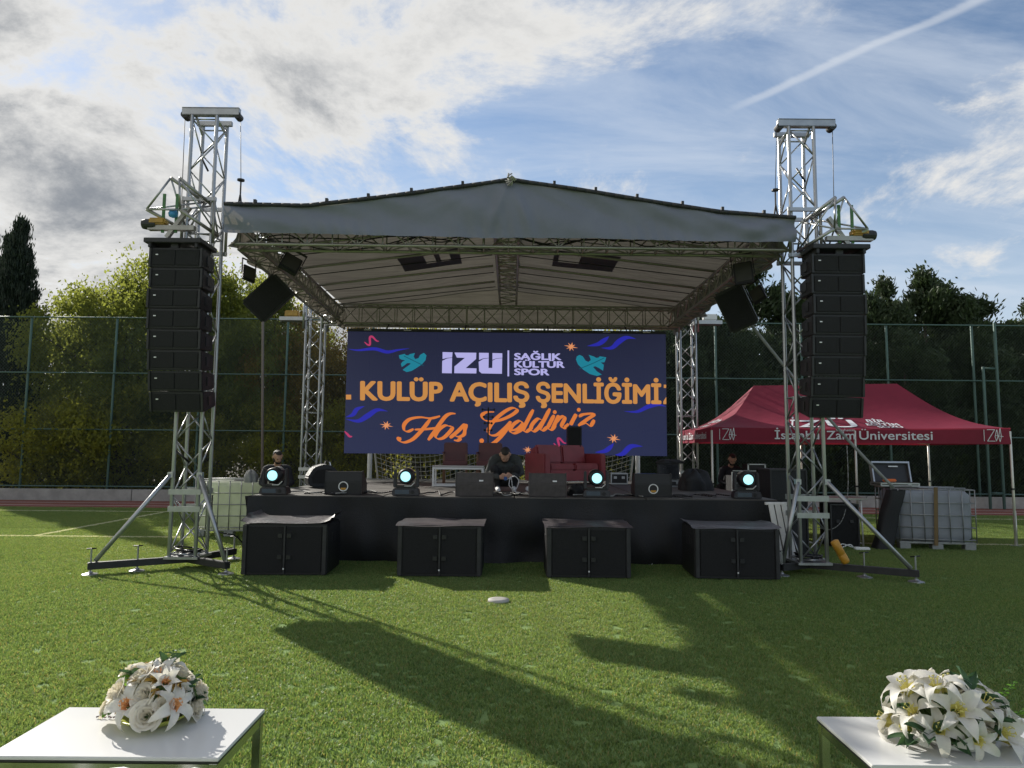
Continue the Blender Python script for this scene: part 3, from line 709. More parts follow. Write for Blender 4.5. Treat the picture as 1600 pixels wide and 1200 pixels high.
# line arrays
cab = None
def line_array(X, label, lean):
    t = thing('line_array', label, 'line array', (X, 8.8, 2.03), 0, 'speaker arrays on the front towers')
    global cab
    if cab is None:
        cab = {}
        b = MB(); b.add([(-.345, 0, -.13), (.345, 0, -.13), (.345, 0, .13), (-.345, 0, .13), (-.30, .46, -.10), (.30, .46, -.10), (.30, .46, .10), (-.30, .46, .10)],
              [(0, 1, 2, 3), (7, 6, 5, 4), (0, 4, 5, 1), (1, 5, 6, 2), (2, 6, 7, 3), (3, 7, 4, 0)])
        cab['body'] = b.mesh('cabinet', BLKPAINT, bevel=.012)
        cab['panel'] = MB().box((0, 0, 0), (.30, .014, .205)).mesh('grille_panel', GRILLE, bevel=.005)
        cab['rail'] = MB().box((0, 0, 0), (.03, .02, .25)).mesh('rigging_rail', STEELBLK, bevel=.003)
        cab['badge'] = MB().box((0, 0, 0), (.032, .004, .014)).mesh('badge', BADGE)
        cab['handle'] = MB().box((0, 0, 0), (.012, .12, .12)).mesh('side_handle', BLKPLASTIC, bevel=.004)
    MB().box((0, .2, 2.20), (.74, .5, .06)).box((-.3, .2, 2.15), (.04, .46, .08)).box((.3, .2, 2.15), (.04, .46, .08)).box((0, .05, 2.15), (.1, .06, .08)).build('bumper_frame', STEELBLK, t, bevel=.006)
    z = 2.115; y = 0.0; tilt = 0; 
    for k in range(8):
        tilt += R((0, -.5, .3, .5, 1.0, 1.5, 2.5, 4.0)[k]); hh = .133
        # step down along the tilted front face
        z -= hh*math.cos(tilt); y += hh*math.sin(tilt)
        c = link('cabinet', cab['body'], t, (lean*(2.1-z)/2.1+(.03 if k in (0, 1) else 0)*(-1 if X < 0 else 1)*-1, y, z), (tilt, 0, 0))
        z -= hh*math.cos(tilt); y += hh*math.sin(tilt)
        for sx in (-1, 1):
            link('grille_panel', cab['panel'], c, (sx*.155, -.004, 0)); link('rigging_rail', cab['rail'], c, (sx*.328, -.006, 0)); link('side_handle', cab['handle'], c, (sx*.328, .22, 0), (0, 0, R(-6)*-sx))
        link('badge', cab['badge'], c, (-.24, -.014, .035))
    return t
line_array(-4.38, 'black eight box speaker array hanging on the left front tower', .12)
line_array(4.22, 'black eight box speaker array hanging on the right front tower', -.10)

# subwoofers and covers
def sub(X, label, clabel, dz, ang, curl):
    t = thing('subwoofer', label, 'subwoofer', (X, 8.8, 0), ang, 'subwoofers on the grass before the stage')
    b = MB().box((0, .375, .33), (1.05, .75, .62)); b.build('cabinet', BLKPAINT, t, bevel=.015)
    for sx in (-1, 1):
        g = MB().box((sx*.235, -.006, .33), (.44, .02, .55)).build('grille', GRILLE, t, bevel=.004)
        for z in (.24, .50): MB().box((sx*.055, -.022, z), (.055, .012, .05)).build('logo_plate', BLKPLASTIC, t)
        MB().box((sx*.49, -.008, .33), (.05, .03, .60)).build('edge_rail', STEELBLK, t, bevel=.004)
        MB().box((sx*.527, .35, .45), (.008, .22, .12)).build('side_handle', BLKPLASTIC, t)
    MB().box((0, -.012, .33), (.022, .03, .58)).build('centre_rail', STEELBLK, t)
    MB().box((0, -.03, .10), (.018, .006, .018)).build('badge', BADGE, t)
    for x in (-.45, .45):
        for y in (.08, .68): MB().lathe([(.03, 0), (.03, .025)], 10, 0, (x, y, 0)).build('foot', BLKPLASTIC, t)
    rr = random.Random(int(X*100))
    def cp(u, v):
        x = -.55+1.1*u; y = -.02+.80*v; e = max(0, abs(u-.5)*2-.75)/.25; e2 = max(0, .12-v)/.12
        return (x, y, .648+dz*.02+curl*(e**2)*.07*(1 if v > .3 else .5)+.006*math.sin(x*7+y*4+X)+.004*math.sin(y*13+x*3)-.02*e2+.006)
    c = MB().grid(cp, 30, 14).build('speaker_cover', VINYL, None, True); c.location = (X, 8.8, 0); c.rotation_euler = (0, 0, ang)
    tag(c, clabel, 'cover', 'covers on the subwoofers')
sub(-2.80, 'leftmost black subwoofer on the grass', 'curled vinyl cover on the leftmost subwoofer', 1, R(2), 1)
sub(-.88, 'second subwoofer from the left before the stage skirt', 'flat vinyl cover on the second subwoofer from the left', 0, 0, 0)
sub(.97, 'third subwoofer from the left before the stage skirt', 'dark vinyl cover on the third subwoofer from the left', 0, 0, 0)
sub(2.81, 'rightmost black subwoofer next to the right tower', 'dark cover sagging over the rightmost subwoofer', 0, R(-2), .3)

# ---------------------------------------------------------------- LED screen
SW, SH = 6.87, 2.62
led = thing('led_screen', 'large LED screen showing navy welcome design with orange lettering', 'screen', (-.125, 14.9, 1.47))
def ledmat():
    m = bpy.data.materials.new('led_navy'); m.use_nodes = True; t = m.node_tree; n = t.nodes; l = t.links; b = n['Principled BSDF']
    b.inputs['Base Color'].default_value = (.01, .01, .012, 1); b.inputs['Roughness'].default_value = .6
    g = n.new('ShaderNodeNewGeometry'); sp = n.new('ShaderNodeSeparateXYZ'); l.new(g.outputs['Position'], sp.inputs[0])
    mr = n.new('ShaderNodeMapRange'); mr.inputs[1].default_value = 1.47; mr.inputs[2].default_value = 4.09; l.new(sp.outputs[2], mr.inputs[0])
    mx = n.new('ShaderNodeMix'); mx.data_type = 'RGBA'; mx.inputs[6].default_value = (.026, .034, .105, 1); mx.inputs[7].default_value = (.019, .022, .062, 1)
    l.new(mr.outputs[0], mx.inputs[0]); l.new(mx.outputs[2], b.inputs['Emission Color']); b.inputs['Emission Strength'].default_value = .48
    return m
LEDN = ledmat()
def emat(name, c): return mat(name, tuple(x*.1 for x in c), .6, 0, .0, 3, emis=c, estr=.62)
E_OR = emat('led_gold', (.66, .29, .075)); E_OR2 = emat('led_orange', (.80, .22, .045)); E_LIL = emat('led_lilac', (.52, .50, .92)); E_TEAL = emat('led_teal', (.012, .24, .34))
E_BLUE = emat('led_blue', (.022, .024, .42)); E_PINK = emat('led_pink', (.52, .045, .15)); E_STAR = emat('led_peach', (.85, .33, .14)); E_VEIN = emat('led_dark_teal', (.006, .09, .14))
pn = MB().box((0, 0, 0), (SW/14-.002, .07, SH/5-.002)).mesh('panel', LEDN)
for i in range(14):
    for j in range(5): link('panel', pn, led, (-SW/2+(i+.5)*SW/14, .035, (j+.5)*SH/5))
MB().box((0, .10, SH/2), (SW-.04, .06, SH-.04)).build('back_frame', STEELBLK, led)
MB().box((0, .03, SH+.035), (SW, .08, .06)).build('top_bar', STEELBLK, led)
for k in range(8): MB().box((-3.0+k*.86, -.012, SH+.035), (.16, .004, .014)).build('bar_label', BADGE, led)
for x in (-2.6, -.9, .9, 2.6): bar('hanger', (x, .04, SH+.06), (x, .35, 2.86), .014, STEELBLK, led)
def SP_(x, y):
    """screen design coordinates: photo-measured layout of the artwork -> panel plane"""
    yt = 517+(x-543)*.0141; yb = 708+(x-538)*.0100; xl = 543-(y-517)*.026; xr = 1041
    return (-SW/2+(x-xl)/(xr-xl)*SW, (1-(y-yt)/(yb-yt))*SH)
def art(name, poly, m, d=.004, off=.0):
    q = [SP_(*p) for p in poly]
    return MB().prism([(x, z) for x, z in q], -d-off-.004, -.0005-off).build(name, m, led)
def strip(name, pts, wfun, m, off=0.0, sub_=8):
    P = spline([Vector((p[0], p[1], 0)) for p in pts], sub_); b = MB(); Lp = []; Rp = []
    for i, p in enumerate(P):
        d = (P[min(i+1, len(P)-1)]-P[max(i-1, 0)]); d = d.normalized() if d.length else Vector((1, 0, 0)); n = Vector((-d.y, d.x, 0)); wv = wfun(i/(len(P)-1), d)/2
        Lp.append(SP_(*(p+n*wv).xy)); Rp.append(SP_(*(p-n*wv).xy))
    vs = [(x, -.004-off, z) for x, z in Lp]+[(x, -.004-off, z) for x, z in Rp]; k = len(P)
    b.add(vs, [(i, i+1, k+i+1, k+i) for i in range(k-1)]); return b.build(name, m, led)
def plane(x, h, d): q = SP_(x, h); return (q[0], -d-.002, q[1])
def ltext(s_, x0, x1, base, cap, m, offset, **kw): return fit_text('lettering', s_, x0, x1, 0, 1, m, led, lambda x, h, d: (lambda q: (q[0], -d-.002, q[1]))(SP_(x, base(x)-h*cap)), offset, **kw)
bl = lambda x: 626.0+(x-563)*.0155
ltext('KULÜP', 563, 692, bl, 30.5, E_OR, .042); ltext('AÇILIŞ', 702.5, 827, bl, 30.5, E_OR, .042); ltext('ŞENLİĞİMİ', 837, 1033, bl, 30.5, E_OR, .042)
art('lettering', [(541, 617), (549, 617), (549, 624.5), (541, 624.5)], E_OR)
art('lettering', [(1037, 603), (1040.6, 603), (1040.6, 608), (1037, 608)], E_OR); art('lettering', [(1040.6, 622), (1040.6, 633), (1036, 633), (1036, 629)], E_OR)
b2 = lambda y: (lambda x: y+(x-803)*.012)
ltext('SAĞLIK', 803.5, 877.5, b2(563.2), 10.6, E_LIL, .042); ltext('KÜLTÜR', 803.5, 882.5, b2(575.3), 10.4, E_LIL, .042); ltext('SPOR', 803.5, 858.5, b2(587.2), 10.4, E_LIL, .042)
art('divider_bar', [(793.2, 548.5), (795.8, 548.5), (795.6, 589), (793, 589)], E_LIL)
def C1(x, y): return (530+x/5.926, 505+y/5.926)
for poly in ([(958, 270), (1050, 273), (1046, 320), (1000, 324), (958, 335)], [(955, 352), (1000, 330), (1046, 324), (1043, 468), (953, 466)],
             [(1068, 275), (1270, 278), (1268, 335), (1172, 420), (1272, 424), (1270, 470), (1066, 467), (1068, 405), (1165, 325), (1090, 322)],
             [(1296, 278), (1385, 280), (1385, 326), (1335, 330), (1296, 345)], [(1292, 362), (1335, 336), (1385, 330), (1383, 420), (1418, 420), (1420, 352), (1455, 334), (1510, 330), (1507, 474), (1320, 470), (1296, 450)],
             [(1420, 281), (1511, 284), (1511, 326), (1455, 330), (1420, 344)]):
    art('logo_letter', [C1(*p) for p in poly], E_LIL)
leafp = [(553, 298), (610, 285), (615, 297), (640, 300), (655, 288), (702, 277), (690, 310), (705, 335), (735, 325), (750, 295), (785, 276), (808, 300), (800, 345), (765, 385), (720, 415), (670, 445), (625, 455), (588, 435), (620, 410), (655, 385), (662, 372), (630, 372), (600, 395), (580, 408), (572, 380), (585, 360), (612, 345), (580, 340), (560, 330)]
art('leaf_motif', [C1(*p) for p in leafp], E_TEAL); strip('leaf_vein', [C1(600, 305), C1(690, 350), C1(785, 398)], lambda t, d: 1.1, E_VEIN, .005)
def mir(p): x, y = p; return (780+(1560-(x-40)-20-(0))/5.926-.0, 505+(y+24)/5.926)
leafq = [(712, 345), (720, 315), (745, 302), (775, 315), (800, 355), (825, 368), (850, 350), (840, 320), (830, 302), (880, 318), (900, 330), (920, 328), (932, 316), (992, 325), (985, 350), (975, 372), (940, 372), (970, 395), (962, 450), (925, 425), (890, 408), (870, 415), (905, 455), (950, 485), (905, 498), (840, 480), (780, 440), (730, 390)]
C2 = lambda x, y: (780+x/5.926, 505+y/5.926)
art('leaf_motif', [C2(*p) for p in leafq], E_TEAL); strip('leaf_vein', [C2(740, 432), C2(870, 380), C2(975, 330)], lambda t, d: 1.1, E_VEIN, .005)
def star(cx, cy, r):
    art('star_motif', [(cx+(r if k % 2 == 0 else r*.36)*(1+.25*math.cos(k*2.4))*math.cos(k*PI/8+.3), cy+.8*(r if k % 2 == 0 else r*.36)*math.sin(k*PI/8+.3)) for k in range(16)], E_STAR)
for c in ((892.5, 543, 9), (604, 665, 9), (958, 686, 9), (824, 703, 7)): star(*c)
lens_ = lambda W_: (lambda t, d: W_*math.sin(PI*min(1, max(0, t)))**1.3+.3)
for pts_, W_ in (([(544, 545), (560, 547), (585, 545), (605, 550), (622, 547), (640, 544.5)], 5), ([(918, 542), (935, 539), (946, 532), (952, 527)], 7), ([(940, 545), (956, 545), (968, 535), (980, 529), (994, 531)], 8),
                 ([(541, 652), (552, 648), (558, 640), (570, 635)], 7), ([(541, 655), (560, 658), (575, 650), (590, 641), (606, 643)], 8), ([(975, 644), (995, 644.5), (1012, 637), (1028, 634), (1040, 637)], 6),
                 ([(929, 707), (944, 705), (953, 699), (958, 693)], 7), ([(960, 711), (972, 709), (985, 698), (1003, 698)], 8)):
    strip('wave_motif', pts_, lens_(W_), E_BLUE)
for pts_ in ([(569.5, 534), (574, 538), (578, 538), (578, 527), (582, 526), (588, 532), (592, 533)], [(864.5, 693), (869, 697), (873, 697), (871, 687), (874, 686), (880, 692), (884, 693)], [(539, 674), (543, 678), (547, 682), (551, 682)]):
    strip('squiggle_motif', pts_, lambda t, d: 3.2*math.sin(PI*(.08+.84*t))+.3, E_PINK)
nib = lambda wmax: (lambda t, d: (1.5+(wmax-1.5)*max(0, (d.y*.86-d.x*.5) if d.y*.86-d.x*.5 > 0 else -(d.y*.86-d.x*.5))**1.6)*(.55+.45*min(1, 9*t, 9*(1-t))))
def C3(x, y): return (530+x/5.926, 615+y/5.926)
SCR = [[C3(*p) for p in q] for q in (
    [(690, 330), (640, 352), (605, 340), (603, 290), (655, 240), (750, 222), (850, 232), (935, 212)],
    [(850, 232), (800, 300), (740, 370), (680, 425), (610, 452), (560, 440), (550, 415), (575, 412)],
    [(1078, 190), (1030, 190), (985, 215), (930, 285), (880, 360), (825, 432)], [(700, 335), (800, 332), (925, 318)],
    [(1035, 312), (985, 298), (925, 335), (893, 390), (915, 420), (970, 408), (1030, 350), (1048, 315), (1020, 300)],
    [(1025, 412), (1100, 350), (1165, 285)], [(1180, 285), (1165, 330), (1155, 380), (1110, 402), (1068, 390)], [(1098, 402), (1120, 418), (1095, 436), (1062, 432)])]
SCR += [[(772, 644.5), (760, 645), (753, 650), (757, 657), (770, 659), (785, 656), (800, 649), (808, 641.5), (800, 638.5), (787, 645), (772, 658), (763, 672), (766, 680), (777, 679.5), (789, 669), (797, 659.5)],
        [(798, 659), (790, 673), (779, 686), (768, 694), (757, 694), (752, 689.5), (755, 687)],
        [(798, 673.5), (809, 670.5), (816, 663), (811, 658.5), (801, 665), (797, 674), (803, 677.5), (813, 673), (819, 667)],
        [(833, 641), (825, 656), (818, 671), (822, 675), (832, 668)], [(846, 657), (840, 655.5), (832, 663), (829, 671), (834, 674.5), (842, 668), (848, 658)], [(859, 639.5), (851, 655), (844, 669), (848, 673), (857, 666)],
        [(865.5, 649.5), (860, 660), (856, 669), (861, 672), (868, 665)], [(873, 650), (868, 660), (863, 671)], [(866, 664), (873, 655), (880, 651.5), (882, 655), (877, 666), (881, 669.5), (888, 663)],
        [(900, 648), (895, 657), (891, 665)], [(904, 652), (912, 648.5), (928, 648), (916, 657), (903, 666)], [(903, 665), (914, 662), (922, 666), (928, 657)]]
for i, q in enumerate(SCR): strip('script_lettering', q, nib(6.2), E_OR2, .0015*(i % 3))
def dot(cx, cy, r): art('script_lettering', [(cx+r*math.cos(k*PI/5), cy+r*math.sin(k*PI/5)) for k in range(10)], E_OR2, off=.001)
for c in ((866.5, 645, 3), (904, 641.5, 3), (752.5, 689, 3.6), (624.5, 686.3, 3.2)): dot(*c)

# ---------------------------------------------------------------- things on the stage
ZD = .912
LENS = mat('lit_lens', (.3, .6, .7), .2, 0, 0, 3, emis=(.42, .93, 1.0), estr=1.0)
mh = None
def moving_head(X, Y, rz, label):
    global mh
    t = thing('moving_head_light', label, 'stage light', (X, Y, ZD), rz, 'moving head lights along the stage front')
    if mh is None:
        mh = {}
        mh['base'] = MB().box((0, 0, .055), (.40, .26, .10), None, 0, (.9, .85)).mesh('base', BLKPLASTIC, bevel=.012)
        mh['disp'] = MB().box((-.05, -.125, .055), (.20, .012, .06)).mesh('display', mat('grey_blue_display', (.05, .07, .10), .3), bevel=.003)
        mh['knob'] = MB().lathe([(.026, -.006), (.026, .006)], 14, 0, (.10, -.128, .055), (PI/2, 0, 0)).mesh('knob', BLKPAINT)
        mh['yoke'] = MB().box((0, 0, .125), (.30, .13, .045)).box((-.16, 0, .245), (.05, .14, .26), None, 0, (.7, .6)).box((.16, 0, .245), (.05, .14, .26), None, 0, (.7, .6)).mesh('yoke', BLKPLASTIC, bevel=.012)
        mh['head'] = MB().lathe([(.085, -.15), (.108, -.13), (.118, -.02), (.120, .06), (.10, .14), (.05, .17)], 24, 0, (0, 0, .275), (-PI/2, 0, 0)).mesh('head', BLKPAINT, True)
        mh['ring'] = MB().lathe([(.083, 0), (.098, 0), (.098, .02), (.083, .02)], 24, 0, (0, -.145, .275), (PI/2, 0, 0), False).mesh('lens_ring', STEELBLK, True)
        mh['lens'] = MB().lathe([(.0, .012), (.05, .009), (.072, 0), (.072, -.01)], 24, 0, (0, -.152, .275), (PI/2, 0, 0)).mesh('lens', LENS, True)
        mh['cap'] = MB().grid(lambda u, v: (.126*math.cos(PI*(.2+.6*u)), -.06+.15*v, .275+.126*math.sin(PI*(.2+.6*u))), 10, 2).mesh('head_cover', mat('grey_plastic', (.20, .19, .17), .35), True)
        mh['edge'] = MB().box((.1, -.09, .165), (.07, .01, .012), (0, R(-45), 0)).box((.03, -.09, .14), (.1, .01, .012)).mesh('trim', BADGE)
    for k, nme in (('base', 'base'), ('disp', 'display'), ('knob', 'knob'), ('yoke', 'yoke'), ('head', 'head'), ('ring', 'lens_ring'), ('lens', 'lens'), ('cap', 'head_cover'), ('edge', 'trim')): link(nme, mh[k], t)
moving_head(-3.42, 10.22, R(0), 'lit moving head light at the left end of the stage front')
moving_head(-1.52, 10.22, R(3), 'lit moving head light left of the coffee table')
moving_head(1.24, 10.25, R(-3), 'lit moving head light in front of the red sofa')
moving_head(3.42, 10.25, R(-5), 'lit moving head light at the right end of the stage front')
def wedge(X, Y, label, plain, rz=0):
    t = thing('floor_monitor', label, 'monitor speaker', (X, Y, ZD), rz, 'floor monitors along the stage front')
    prof = [(0, 0), (.42, 0), (.40, .14), (.10, .335), (.02, .335), (-.005, .19)]
    b = MB(); n = 6; W_ = .27
    b.add([(-W_, y, z) for y, z in prof]+[(W_, y, z) for y, z in prof], [tuple(range(n)), tuple(range(2*n-1, n-1, -1))]+[(i, (i+1) % n, n+(i+1) % n, n+i) for i in range(n)])
    b.build('cabinet', mat('grey_worn_paint', (.055, .046, .045), .6, 0, .3, 14, .3, 120) if plain else BLKPAINT, t, bevel=.01)
    MB().add([(-.24, .385, .165), (.24, .385, .165), (.24, .125, .335), (-.24, .125, .335)], [(0, 1, 2, 3)]).build('grille', GRILLE, t)
    if not plain:
        MB().lathe([(.058, 0), (.072, 0), (.072, .012), (.058, .012)], 24, 0, (0, -.003, .12), (PI/2, 0, 0), False).build('handle_ring', BADGE, t)
        MB().box((0, -.008, .085), (.075, .01, .03)).build('yellow_logo', YELLOW, t)
    else: MB().box((.10, -.004, .225), (.06, .004, .02), (R(-8), 0, R(0))).build('worn_label', BADGE, t)
wedge(-2.44, 10.25, 'black floor monitor with ring handle left of the stage middle', False, R(2))
wedge(-.53, 10.12, 'worn brown grey floor monitor left of the crouching man', True)
wedge(.53, 10.15, 'worn brown grey floor monitor right of the crouching man', True)
wedge(2.08, 10.3, 'black floor monitor with ring handle right of the sofa', False, R(-2))
# tipped side speaker
t = thing('stage_speaker', 'black angular speaker lying tilted at the left of the stage', 'speaker', (-3.22, 12.1, ZD), R(25))
MB().prism([(-.28, .04), (-.16, 0), (.24, .02), (.33, .14), (.12, .36), (-.02, .40), (-.2, .34), (-.3, .18)], -.2, .2).build('cabinet', BLKPAINT, t, bevel=.02)
MB().prism([(-.22, .08), (.2, .08), (.26, .15), (.08, .32), (-.16, .30), (-.24, .18)], -.212, -.202).build('grille', GRILLE, t)
MB().tube([(.0, 0, .39), (.02, 0, .45), (.08, 0, .43), (.10, 0, .37)], .015).build('handle', CHROME, t)
# heap of black bags
def heap(name, label, cat, loc, s, seed, m, rz=0):
    rr = random.Random(seed); ph = [rr.uniform(0, 6) for _ in range(6)]
    def f(u, v):
        a = 2*PI*u; e = PI/2*(1-v)*1.0; r_ = 1+.14*math.sin(3*a+ph[0])+.08*math.sin(7*a+ph[1]+4*v)+.06*math.sin(11*v+ph[2]+2*a)
        return (s[0]*r_*math.cos(a)*math.sin(e+.001)**.7, s[1]*r_*math.sin(a)*math.sin(e+.001)**.7, s[2]*max(0, math.cos(e))**.6*(1+.1*math.sin(5*a+ph[3])))
    o = MB().grid(f, 36, 14).build(name, m, None, True, loc=loc, rot=(0, 0, rz)); return tag(o, label, cat)
heap('equipment_bag', 'lumpy black bag slumped on the right side of the stage', 'bag', (3.18, 12.2, ZD), (.27, .22, .34), 3, BLKCLOTH)
heap('cable_bag', 'small black bag behind the right plain floor monitor', 'bag', (.98, 10.55, ZD), (.14, .12, .16), 4, BLKCLOTH)
# sofa
sf = thing('sofa', 'red leatherette two seat sofa turned to the right on the stage', 'sofa', (1.08, 14.0, ZD), R(30))
for x in (-.66, .66): MB().box((x, 0, .33), (.14, .74, .54)).build('armrest', LEATHERRED, sf, bevel=.02)
MB().box((0, 0, .17), (1.18, .70, .20)).build('seat_base', LEATHERRED, sf, bevel=.015)
MB().box((0, .29, .40), (1.18, .16, .60), (R(-6), 0, 0)).build('back_frame', LEATHERRED, sf, bevel=.02)
for x in (-.295, .295):
    MB().box((x, -.04, .34), (.58, .60, .14)).build('seat_cushion', LEATHERRED, sf, bevel=.03)
    MB().box((x, .20, .575), (.58, .15, .38), (R(-10), 0, 0)).build('back_cushion', LEATHERRED, sf, bevel=.035)
for x in (-.66, .66):
    for y in (-.3, .3): MB().box((x, y, .03), (.05, .05, .06)).build('leg', CHROME, sf)
MB().box((0, -.3, .06), (1.3, .03, .02)).build('base_rail', CHROME, sf)
# chairs
def chair(X, Y, rz, label):
    t = thing('chair', label, 'chair', (X, Y, ZD), rz, 'maroon chairs on the stage')
    MB().box((0, .20, .58), (.47, .07, .44), (R(-7), 0, 0)).build('backrest', LEATHERBRN, t, bevel=.02)
    MB().box((0, -.03, .40), (.47, .46, .09)).build('seat', LEATHERBRN, t, bevel=.02)
    for x in (-.235, .235):
        MB().box((x, .0, .60), (.035, .42, .035)).build('armrest', LEATHERBRN, t, bevel=.01)
        for y in (-.2, .2): MB().box((x*.93, y, .28 if y < 0 else .2), (.04, .04, .60 if y < 0 else .40)).build('leg', WOOD, t, bevel=.004)
chair(-1.10, 13.8, R(3), 'maroon leather chair, left of the two by the screen')
chair(-.43, 13.8, R(-3), 'maroon leather chair right beside the crouching man')
def coffee(name, X, Y, z, label, w_, d_, h_, top, frame, rz, group=None):
    t = thing(name, label, 'table', (X, Y, z), rz, group)
    tp = MB().box((0, 0, h_-.008), (w_, d_, .014)).build('table_top', top, t, bevel=.003)
    MB().box((0, 0, h_-.019), (w_-.004, d_-.004, .007)).build('edge_core', STEELBLK, t)
    for sx in (-1, 1):
        for sy in (-1, 1): MB().box((sx*(w_/2-.022), sy*(d_/2-.022), (h_-.024)/2), (.034, .034, h_-.026)).build('leg', frame, t, bevel=.002)
        MB().box((sx*(w_/2-.022), 0, h_-.045), (.03, d_-.08, .035)).build('side_rail', frame, t)
    for sy in (-1, 1): MB().box((0, sy*(d_/2-.022), h_-.045), (w_-.08, .03, .035)).build('front_rail', frame, t)
    return t
ct = coffee('coffee_table', -.96, 12.85, ZD, 'white framed low table on the stage before the chairs', .93, .45, .37, WHITELAM, WHITE, R(0))
for sy in (-1, 1): MB().box((0, sy*.2, .02), (.85, .03, .03)).build('floor_rail', WHITE, ct)
# column speaker on stand and light tree
t = thing('column_speaker', 'black column speaker on a stand in front of the screen', 'speaker', (1.30, 14.55, ZD))
MB().box((0, 0, .90), (.30, .26, .52)).build('cabinet', BLKPAINT, t, bevel=.02); MB().box((0, -.135, .90), (.25, .012, .46)).build('grille', GRILLE, t)
bar('pole', (0, 0, .1), (0, 0, .66), .02, STEELBLK, t)
for k in range(3): bar('leg', (0, 0, .4), (.32*math.cos(k*2.1), .32*math.sin(k*2.1), .01), .012, STEELBLK, t)
t = thing('light_stand', 'thin black stand with small lamps before the screen lettering', 'stand', (-.48, 14.3, ZD))
bar('pole', (0, 0, 0), (0, 0, 1.53), .016, STEELBLK, t)
for k in range(3): bar('leg', (0, 0, .35), (.3*math.cos(k*2.1+.4), .25*math.sin(k*2.1+.4), .01), .01, STEELBLK, t)
for z, w_ in ((1.48, .12), (1.33, .09), (1.20, .07), (1.06, .07)):
    bar('crossbar', (-w_, -.01, z), (w_, -.01, z), .006, STEELBLK, t, 5)
    for x in (-w_, w_): MB().lathe([(.012, -.02), (.024, .0), (.024, .03), (.008, .04)], 10, 0, (x, -.02, z), (PI/2, 0, 0)).build('lamp', BLKPLASTIC, t, True)
# cases and boxes at the right of the stage
def flight_case(name, label, loc, d, rz=0, lid=0.0, face=BLKPAINT, cat='flight case', edge=ALU):
    t = thing(name, label, cat, loc, rz); x, y, z = d
    MB().box((0, 0, z/2), (x-.012, y-.012, z-.012)).build('shell', face, t)
    for sx in (-1, 1):
        for sy in (-1, 1): MB().box((sx*x/2, sy*y/2, z/2), (.022, .022, z)).build('edge_strip', edge, t)
    for zz_ in (.011, z-.011):
        for sy in (-1, 1): MB().box((0, sy*y/2, zz_), (x, .024, .024)).build('edge_strip', edge, t)
        for sx in (-1, 1): MB().box((sx*x/2, 0, zz_), (.024, y-.05, .024)).build('edge_strip', edge, t)
    for sx in (-1, 1): MB().box((sx*x*.25, -y/2-.008, z*.6), (.06, .012, .05)).build('latch', edge, t)
    return t
flight_case('flight_case', 'dark flight case with silver edges right of the sofa', (2.16, 14.2, ZD), (.32, .3, .22))
bx_ = thing('plastic_crate', 'blue plastic box on the stage near the white goal post', 'box', (2.63, 13.6, ZD)); MB().box((0, 0, .11), (.34, .28, .2), None, 0, (1.06, 1.06)).build('body', BLUE, bx_, bevel=.01)
MB().box((0, 0, .22), (.37, .31, .025)).build('lid', BLUE, bx_, bevel=.006); MB().box((.02, -.152, .13), (.12, .004, .05)).build('sticker', BADGE, bx_)
cs_ = flight_case('monitor_case', 'open flight case with black monitor at the right rear of the stage', (3.02, 13.4, ZD), (.44, .34, .12))
MB().box((0, .12, .28), (.42, .05, .30), (R(-8), 0, 0)).build('monitor', BLKPLASTIC, cs_, bevel=.006); MB().box((0, .088, .28), (.37, .006, .25), (R(-8), 0, 0)).build('display', mat('off_display', (.012, .013, .015), .15), cs_)
heap('folded_cloth', 'black cloth lying on top of the monitor case', 'cloth', (3.05, 13.55, ZD+.43), (.24, .12, .08), 9, BLKCLOTH)
rk = thing('equipment_rack', 'stack of amplifier racks with silver rails under the tent', 'rack', (4.75, 14.3, 0))
MB().box((0, 0, .55), (.66, .5, 1.1)).build('shell', BLKPAINT, rk)
for k, z in enumerate((.62, .76, .90, 1.04, 1.14)):
    MB().box((0, -.258, z), (.60, .012, .10)).build('unit', BLKPLASTIC, rk, bevel=.003); MB().box((0, -.262, z+.06), (.64, .018, .014)).build('rail', ALU, rk)
    for kx in range(4): MB().lathe([(.014, 0), (.014, .02)], 8, 0, (-.2+.11*kx, -.268, z), (PI/2, 0, 0)).build('knob', BADGE if (kx+k) % 2 else STEELBLK, rk)
for x in (-.33, .33): MB().box((x, -.25, .6), (.025, .03, 1.15)).build('upright', ALU, rk)
rk2 = thing('mixer_case', 'silver edged mixer case on the rack under the tent', 'flight case', (4.92, 14.25, 1.215)); MB().box((0, 0, .06), (.36, .34, .11)).build('shell', BLKPAINT, rk2, bevel=.008)
for x in (-.17, .17): MB().box((x, -.17, .06), (.03, .02, .12)).build('edge_strip', ALU, rk2)
MB().box((0, -.17, .115), (.36, .02, .02)).build('edge_strip', ALU, rk2)
flight_case('road_case', 'tall black road case beside the right end of the stage', (4.3, 11.2, 0), (.55, .6, 1.32), 0, face=BLKCLOTH, edge=STEELBLK)
